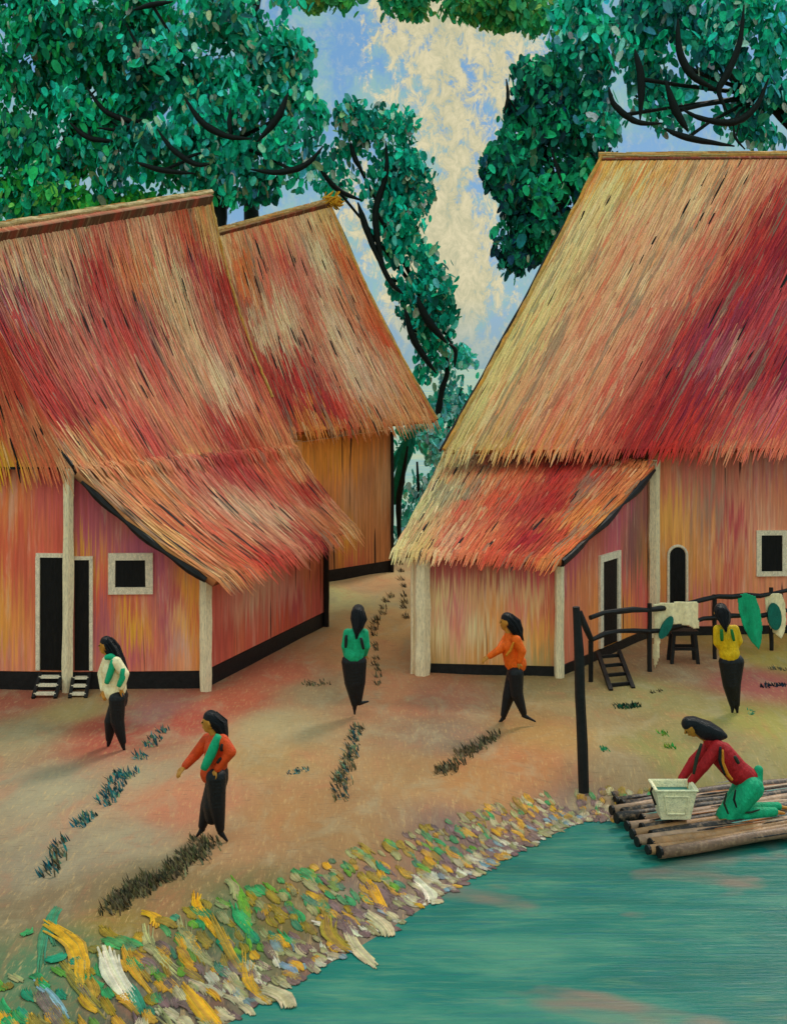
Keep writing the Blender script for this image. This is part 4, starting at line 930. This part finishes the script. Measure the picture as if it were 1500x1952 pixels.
PAL['sun'] = [((50, 135, 50), 4), ((95, 150, 55), 3), ((20, 125, 60), 4), ((10, 90, 60), 2)]  # yellow-green leaf colours for the lower left crown
def pick(pal):
    t = uni(0, sum(w for _, w in pal))
    for c, w in pal:
        t -= w
        if t <= 0: return tuple(min(.8, x*LK) for x in C(*c))
    return C(*pal[0][0])
def crown(blobs, root, size=(.22, .40), dens=1.0, seed=1, flowers=0):
    mb = MB(); fl = MB()
    for (cx, cy, rx, ry, Y, th, pal, dn) in blobs:
        c = P(cx, cy, Y); sx, sz = rx/F*Y, ry/F*Y; area = math.pi*sx*sz; n = int(area*165*dens*dn)
        # clumps give the crown light and dark lumps and gaps
        cl = []
        for _ in range(max(6, int(area*1.3))):
            while True:
                v = Vector((uni(-1, 1), uni(-1, 1), uni(-1, 1)))
                if v.length < 1: break
            cl.append((c+Vector((v.x*sx, v.y*th, v.z*sz)), uni(.35, .75), pick(PAL[pal][:4])))
        for _ in range(n):
            cc, r, ccol = random.choice(cl)
            p = cc+Vector((random.gauss(0, 1), random.gauss(0, 1), random.gauss(0, 1)))*r*.50
            v = p-c; q = (v.x/sx)**2+(v.y/th)**2+(v.z/sz)**2
            if q > 1.15: continue
            L = uni(*size)*random.choice([.7, 1, 1, 1.25]); d = Vector((uni(-.5, .5), uni(-.4, .4), uni(-1, -.45) if rnd() < .75 else uni(-.3, .6)))
            nn = Vector((uni(-.7, .7), uni(-1, .2), uni(-.1, .8)))
            col = jit(mixc(pick(PAL[pal]), ccol, .40), .34)
            leaf(mb, p, L, L*uni(.42, .62), d, nn, col)
    return mb.build('crown', M['leaf'], root)
def curve(px, Y, r0, r1, nm='limb'):
    pts = [P(x, y, Y) for x, y in px]; k = len(pts)
    def cr_(p0, p1, p2, p3, t): return .5*((2*p1)+(-p0+p2)*t+(2*p0-5*p1+4*p2-p3)*t*t+(-p0+3*p1-3*p2+p3)*t**3)
    out = []
    for i in range(k-1):
        a = pts[max(0, i-1)]; b = pts[i]; c = pts[i+1]; d = pts[min(k-1, i+2)]
        for j in range(6): out.append(cr_(a, b, c, d, j/6))
    out.append(pts[-1]); n = len(out)
    return out, [(r0+(r1-r0)*i/(n-1))*(1+uni(-.12, .12)) for i in range(n)]
def tree(name, label, base, Y, blobs, limbs, trunk, dens=1.0, tr=.28, size=(.22, .40), yf=-1.8):
    root = empty(name, (base, Y, 0), label, 'tree', 'trees behind the village')
    m = MB(); out, rad = curve(trunk, Y, tr, tr*.45); b0 = Vector((base, Y, -.2))
    m.tube([b0, b0.lerp(out[0], .5)+Vector((.1, 0, 0))]+out, [tr*1.25, tr*1.1]+rad, 10, (1, 1, 1), .06)
    tk = m.build('trunk', M['bark'], root, smooth=True)
    for (px, r0, r1) in limbs:
        m = MB(); o_, rd = curve(px, Y+yf, r0, r1)
        k = len(o_)//2; rd = [max(.02, (r0*math.sin(math.pi*(.05+.9*i/(len(o_)-1))))) for i in range(len(o_))]
        m.tube(o_, rd, 8, (1, 1, 1), .1)
        # spur that ties the bough back to the stem
        t_ = trunk[-1]; far = P(t_[0], t_[1], Y); mid = o_[k]; m.tube([mid, mid.lerp(far, .35)+Vector((0, .5, .1)), far], [r0*.6, r0*.5, r0*.7], 6)
        m.build('limb', M['bark'], root, smooth=True)
    crown(blobs, root, size, dens)
    return root
R_ = .085
tree('broadleaf_tree', 'dense deep green tree filling the top left corner behind the big roof', -11.5, 38,
  [(30,60,120,150,38,2,'left',1.1),(250,20,190,70,38,1.8,'left',1.1),(110,120,175,180,38,2.0,'left',1.1),(60,300,150,160,37.5,1.6,'left',1.2),(180,400,120,50,37.6,1,'sun',1.2),(70,380,90,60,37,1,'sun',1.3),(240,330,130,90,37.5,1.4,'left',.8),(230,180,110,150,38,1.8,'left',1)],  # sun entries take the yellow-green leaf palette
  [([(165,165),(200,210),(250,230),(272,226)],R_,R_),([(133,233),(170,262),(228,269)],R_,R_),([(185,243),(232,246),(264,232)],R_*.7,R_),([(240,45),(262,90),(270,150)],R_*.6,R_)],
  [(60,560),(90,420),(120,300),(150,200)])
tree('broadleaf_tree', 'spreading blue-green tree with black upturned boughs above the left house', -6.0, 37,
  [(400,100,200,150,37,1.8,'mid',1.0),(430,230,185,110,36.5,1.6,'mid',.8),(330,300,130,90,36.5,1.2,'mid',.8),(520,60,95,95,37,1.5,'mid',1.2),(560,180,70,80,37,1.2,'mid',.9),(560,310,90,80,36.5,1.1,'mid',.6),(450,330,110,60,36.8,1.1,'mid',.7),(420,380,60,40,36.8,.8,'left',.7)],
  [([(300,245),(330,285),(372,312),(400,312)],R_,R_),([(258,308),(310,324),(372,330)],R_,R_),([(352,185),(385,232),(430,258),(480,264)],R_*1.2,R_),([(440,203),(437,235),(440,258)],R_*.8,R_),([(548,178),(528,225),(490,270)],R_*1.3,R_),([(478,322),(530,328),(582,314),(616,278)],R_*1.1,R_),([(255,18),(290,8),(330,2)],R_,R_)],
  [(400,560),(415,430),(430,340),(440,270)])
tree('slender_tree', 'slender leaning teal tree with twisted black stems right of the hut roof', 1.35, 39,
  [(670,235,75,62,38.5,1.1,'col',1.2),(745,250,60,50,38.5,1,'col',1.1),(780,320,52,110,38.8,1,'col',1.2),(715,350,62,95,38.6,1,'col',.9),(770,450,62,90,38.6,1,'col',1.2),(805,540,62,80,38.6,.9,'col',1.25),(835,610,38,55,38.8,.8,'col',1.2),(790,600,32,70,38.6,.7,'col',1),(818,690,26,80,38.9,.5,'col',1.3),(860,670,16,40,38.9,.4,'col',1),(640,330,45,60,38.8,.8,'col',.7)],
  [([(602,308),(640,358),(690,382)],R_,R_),([(735,268),(736,330),(716,400),(722,470),(732,502)],R_*1.2,R_),([(668,270),(676,300),(692,328)],R_,R_),([(682,385),(700,440),(728,510)],R_*1.2,R_),([(705,450),(740,530),(768,560)],R_,R_),([(795,565),(815,610),(852,654)],R_*1.5,R_),([(772,588),(790,650),(832,712)],R_*1.3,R_),([(855,655),(868,668),(866,700)],R_*.8,R_)],
  [(833,800),(842,745),(853,700),(838,640),(800,560)], 1.0, .11, (.2, .36), -1.2)
tree('broadleaf_tree', 'dark blue-green tree rising behind the left edge of the crimson roof', 6.0, 37,
  [(1020,220,85,110,37,1.4,'dark',1.4),(1010,380,92,90,36.8,1.4,'dark',1.6),(1090,330,90,120,37.2,1.4,'dark',1.5),(1000,465,58,75,36.8,1,'dark',1.6),(1080,180,80,120,37.4,1.3,'dark',1.1),(960,320,42,60,36.8,.8,'dark',1.3),(1000,300,70,110,37.6,.8,'dark',1.2),(1030,430,60,80,37.4,.6,'dark',1.2)],
  [([(965,150),(968,185),(960,215)],R_*.6,R_),([(1050,280),(1062,320),(1072,350)],R_*.6,R_)],
  [(1080,620),(1070,500),(1060,400),(1040,280)])
tree('broadleaf_tree', 'open tree with curling black boughs above the right house ridge', 13.2, 36,
  [(1150,60,110,90,36,1.5,'right',1.2),(1300,90,120,110,36,1.6,'right',.95),(1440,90,110,120,36,1.6,'right',1.2),(1480,20,120,70,36,1.6,'right',1.2),(1200,180,90,80,36,1.2,'right',.7),(1330,215,110,45,36,1,'right',.5),(1460,215,80,60,36,1.1,'right',.9),(1290,20,250,45,36,1.6,'right',.9),(1440,265,70,22,36.2,.7,'right',.5),(1130,240,50,40,36,.8,'right',.7)],
  [([(1210,92),(1222,150),(1220,228)],R_*1.3,R_),([(1160,165),(1172,200),(1215,232),(1262,234)],R_*1.1,R_),([(1292,35),(1296,100),(1322,145),(1366,170)],R_*1.4,R_),([(1418,8),(1410,80),(1388,135),(1370,172),(1386,212)],R_*1.2,R_),([(1298,206),(1340,226),(1400,232),(1442,200),(1465,148)],R_*1.2,R_),([(1268,152),(1288,210),(1312,250)],R_*1.4,R_),([(1266,244),(1310,262),(1400,278)],R_*1.1,R_),([(1398,238),(1402,262),(1420,284)],R_*.5,R_)],
  [(1630,600),(1600,420),(1540,280),(1450,180)])
tree('broadleaf_tree', 'pale yellow-green bough hanging across the sky at the top of the picture', -2.2, 41.6,
  [(690,-22,150,50,40,1.3,'top',1.6),(830,-12,150,46,40,1.3,'top',1.6),(950,2,120,48,40,1.3,'top',1.6),(1040,12,80,55,40,1.3,'top',1.3)],
  [([(520,-60),(760,-40),(900,-20),(1040,-10)],.12,.12)], [(500,700),(480,420),(470,150),(500,-60)])
PAL['pale'] = [((40, 150, 130), 4), ((90, 170, 155), 4), ((15, 120, 105), 4), ((130, 185, 160), 3), ((205, 200, 150), 2), ((90, 140, 190), 1.5)]
LK = 3.0
for (bx, by_, lab, bl) in ((.75, 37, 'pale teal and cream bush filling the gap low between hut and right house', [(795,880,62,110,37,.8,'pale',1.6),(800,990,70,80,37,.8,'pale',1.5)]),
                           (2.1, 40, 'pale blue-green tree top showing above the right roof edge beside the slender tree', [(880,740,45,80,40,.8,'pale',1.5),(850,830,50,90,40,.8,'pale',1.5)])):
    rb_ = empty('leafy_bush', (bx, by_, 0), lab, 'bush'); m = MB(); m.tube([Vector((bx, by_, -.2)), P(bl[-1][0], bl[-1][1], by_), P(bl[0][0], bl[0][1], by_)], [.09, .07, .03], 8); m.build('stem', M['bark'], rb_, smooth=True)
    crown(bl, rb_, (.16, .30))
# lower tree mass and leaning leaf in the gap
rt = empty('leafy_shrub', (.6, 36, 0), 'teal long-leaved shrub in the gap between the hut and the right house', 'shrub')
m = MB()
for (px, dY, w) in (([(752,962),(760,915),(772,868),(780,826)], 0, .30), ([(750,900),(757,870),(775,832)], .4, .16), ([(768,900),(782,860),(790,822)], .2, .18)):
    out, _ = curve(px, 35.0+dY, .1, .1); k = len(out)
    vs = []; 
    for i, p in enumerate(out):
        ww = w*math.sin(math.pi*(.1+.8*i/(k-1))); vs += [p-Vector((ww/2, 0, 0)), p+Vector((0, -.05, 0)), p+Vector((ww/2, 0, 0))]
    m.add(vs, [(3*i+a, 3*i+a+1, 3*i+a+4, 3*i+a+3) for i in range(k-1) for a in (0, 1)], C(10, 130, 110))
m.build('leaf', M['leaf'], rt)
m = MB(); out, rad = curve([(762,1055),(760,960),(768,910),(777,850)], 34.9, .05, .03); m.tube([Vector((.17, 34.9, -.05))]+out, [.05]+[r*1.7*(.4+.8*math.sin(math.pi*i/(len(out)-1))) for i, r in enumerate(rad)], 8); m.build('stem', M['bark'], rt)

# ================================================================== GROUND COVER
# bank plants: broad blades and pale stones sloping to the water
bp_ = MB(); band = [Vector((0, 0))]
segs = []; tot = 0
for a, b in zip(EDGE[2:10], EDGE[3:11]): segs.append((a, b, tot, (b-a).length)); tot += (b-a).length
BCOL = dict(y=(232, 165, 10), g=(20, 160, 90), t=(5, 140, 105), c=(215, 195, 150), m=(135, 102, 100), p=(175, 165, 110), o=(170, 135, 20), w=(235, 222, 190), l=(100, 160, 35), b=(130, 160, 170))
def at_edge(t, off):
    for a, b, s0, L in segs:
        if t <= s0+L:
            d = (b-a)/L; q = a+d*(t-s0); nr = Vector((-d.y, d.x)); return q+nr*off, nr
    return b+nr*off, nr
def bankblade(x, y, dirx, diry, L, w, col, lift=.05):
    """a bent tuft: slivers of one colour lying side by side"""
    lc = gcol(x, y); mx = .16 if w > .12 else uni(.08, .42); d = Vector((dirx, diry, 0)).normalized(); s = Vector((-d.y, d.x, 0))
    c0_ = mixc(col, lc, mx); nsl = max(3, int(w/.014)); bend = uni(-.15, .15)*L; zt = uni(.003, .018)+(.012 if w > .12 else 0)
    for q in range(nsl):
        o = (q/(nsl-1)-.5)*w; l2 = L*uni(.8, 1.0)*(1-.35*(2*q/(nsl-1)-1)**2); sh = uni(-.05, .05)*L; k = 4; vs = []; c1 = jit(mixc(c0_, lc, max(0, uni(-.4, .35))), .16); rr = uni(.010, .019) if w < .12 else uni(.014, .024)
        for i in range(k+1):
            t = i/k; a = (t-.5)*l2+sh; px_, py_ = x+d.x*a+s.x*(o*(1.0-.1*t)+bend*math.sin(math.pi*t)), y+d.y*a+s.y*(o*(1.0-.1*t)+bend*math.sin(math.pi*t))
            z = max(gz(px_, py_), WL+.003)+zt*(1-t*.6)+lift*.12*math.sin(math.pi*t)+.010; ww = rr*max(.1, math.sin(math.pi*(.05+.88*t)))**.4
            vs += [Vector((px_, py_, z-.012))-s*ww, Vector((px_, py_, z)), Vector((px_, py_, z-.012))+s*ww]
        bp_.add(vs, [(3*i+a, 3*i+3+a, 3*i+4+a, 3*i+1+a) for i in range(k) for a in range(2)], cols=[c1]*len(vs))
for _ in range(1250):
    t = uni(0, tot); f = t/tot; wide = 1.55-1.0*min(1, f*1.15)
    off = uni(-.05, wide) if rnd() < .8 else uni(-.1, wide*.4)
    q, nr = at_edge(t, off); dd = -nr+Vector((uni(-.45, .45), uni(-.45, .45)))+Vector((.15, -.1))
    rel = off/wide; r = rnd()
    if rel < .35: ch = random.choice('ccmmwmmppyb' if f > .25 else 'ccmmmpypt')
    elif rel < .75: ch = random.choice('yygtoyogpmlmo' if f < .7 else 'mmcpygymp')
    else: ch = random.choice('gtlpgoypoo' if f < .6 else 'pcmgpyoo')
    big = 1.25-.45*f
    bankblade(q.x, q.y, dd.x, dd.y, uni(.08, .24)*big, uni(.035, .10)*big, C(*BCOL[ch]), uni(.0, .03))
for (x0, y0, x1, y1, w, c) in ((88,1790,165,1905,36,'y'),(110,1860,200,1925,22,'o'),(70,1900,110,1750,16,'t'),(100,1840,110,1750,20,'t'),(85,1870,130,1850,26,'t'),(195,1840,255,1900,40,'w'),(240,1875,275,1905,26,'t'),(350,1855,425,1905,34,'y'),(335,1770,430,1830,20,'p'),(270,1790,345,1850,20,'p'),(365,1725,420,1790,18,'y'),(395,1760,480,1830,18,'y'),(270,1765,300,1800,18,'y'),(440,1700,480,1790,18,'l'),(440,1740,500,1780,18,'g'),(430,1700,450,1740,14,'p'),(465,1790,520,1860,22,'y'),(500,1825,560,1865,34,'c'),(300,1890,330,1950,14,'p'),(380,1900,500,1920,14,'c'),(260,1935,310,1945,16,'p'),(60,1900,140,1945,14,'b'),(40,1820,60,1800,14,'g'),(660,1730,720,1790,24,'c'),(700,1700,750,1735,30,'c'),(700,1660,740,1700,20,'y'),(790,1640,830,1675,22,'w'),(620,1720,670,1760,30,'o'),(190,1795,240,1830,20,'o'),(230,1830,290,1880,20,'y')):
    a, b = G(x0, y0, -.15), G(x1, y1, -.15); c_ = (a+b)/2; L = (b-a).length
    bankblade(c_.x, c_.y, b.x-a.x, b.y-a.y, L*1.0, w/F*c_.y*.95, C(*BCOL[c], .9), .06)
tag(bp_.build('bank_plants', M['leaf'], smooth=True), 'yellow, green, cream and mauve plants and pebbles covering the river bank', 'bank plants', kind='stuff')

# tuft rows standing in for cast shadows at people's feet, plus yard grass
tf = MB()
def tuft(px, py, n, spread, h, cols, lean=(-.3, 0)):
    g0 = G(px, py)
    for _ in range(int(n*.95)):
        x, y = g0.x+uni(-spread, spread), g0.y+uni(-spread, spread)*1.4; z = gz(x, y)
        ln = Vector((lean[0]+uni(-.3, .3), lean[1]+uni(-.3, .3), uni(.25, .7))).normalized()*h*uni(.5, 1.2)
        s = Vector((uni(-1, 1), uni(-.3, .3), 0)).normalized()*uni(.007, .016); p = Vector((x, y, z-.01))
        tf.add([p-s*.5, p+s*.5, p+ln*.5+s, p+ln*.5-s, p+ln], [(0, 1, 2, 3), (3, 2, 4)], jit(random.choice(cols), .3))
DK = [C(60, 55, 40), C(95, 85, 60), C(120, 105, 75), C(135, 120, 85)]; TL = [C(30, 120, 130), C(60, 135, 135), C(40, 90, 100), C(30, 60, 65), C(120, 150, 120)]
def row(a, b, k, n, sp, h, cols, w=10, lean=(-.3, .1)):
    for i in range(k):
        t = (i+uni(-.2, .2))/max(1, k-1); tuft(a[0]+(b[0]-a[0])*t+uni(-w, w)*.5, a[1]+(b[1]-a[1])*t+uni(-w, w)*.5, n, sp, h, cols, lean)
row((312, 1398), (275, 1445), 4, 30, .10, .10, TL, 8); row((250, 1475), (200, 1535), 5, 40, .13, .12, TL, 12); row((170, 1565), (155, 1575), 2, 32, .08, .12, TL, 8); row((120, 1610), (95, 1665), 4, 28, .09, .12, TL+DK, 10)  # tufts trace the cast shadow of the woman in stripes
row((400, 1612), (230, 1725), 20, 42, .12, .11, DK+[C(95, 90, 60)], 22); row((270, 1700), (230, 1725), 5, 40, .10, .12, DK, 14)  # tufts trace the cast shadow of the red-orange jacket figure
row((684, 1382), (648, 1525), 12, 30, .10, .11, DK+TL[2:], 12); row((945, 1408), (838, 1478), 13, 22, .09, .13, DK, 10)  # tufts trace the shadows of the green and orange jacket figures
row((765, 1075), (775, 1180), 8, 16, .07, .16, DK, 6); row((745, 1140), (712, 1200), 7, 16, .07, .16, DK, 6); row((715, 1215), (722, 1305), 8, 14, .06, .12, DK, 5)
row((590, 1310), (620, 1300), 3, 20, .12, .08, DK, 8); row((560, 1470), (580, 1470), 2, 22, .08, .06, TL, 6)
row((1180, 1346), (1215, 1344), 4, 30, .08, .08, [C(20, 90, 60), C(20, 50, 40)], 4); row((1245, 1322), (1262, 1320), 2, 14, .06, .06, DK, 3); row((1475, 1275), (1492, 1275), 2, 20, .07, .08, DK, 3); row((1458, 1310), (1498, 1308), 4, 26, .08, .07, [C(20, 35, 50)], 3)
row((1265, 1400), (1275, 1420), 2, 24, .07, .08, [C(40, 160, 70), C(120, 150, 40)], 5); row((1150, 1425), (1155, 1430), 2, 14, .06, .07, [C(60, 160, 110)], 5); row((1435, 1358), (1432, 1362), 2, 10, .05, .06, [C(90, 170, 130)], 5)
tag(tf.build('shadow_and_grass_tufts', M['leaf']), 'low dark and blue-green tufts in rows standing in for cast shadows, with yard grass', 'grass', kind='stuff')
for o in bpy.data.objects:
    if '_o' in o: del o['_o']
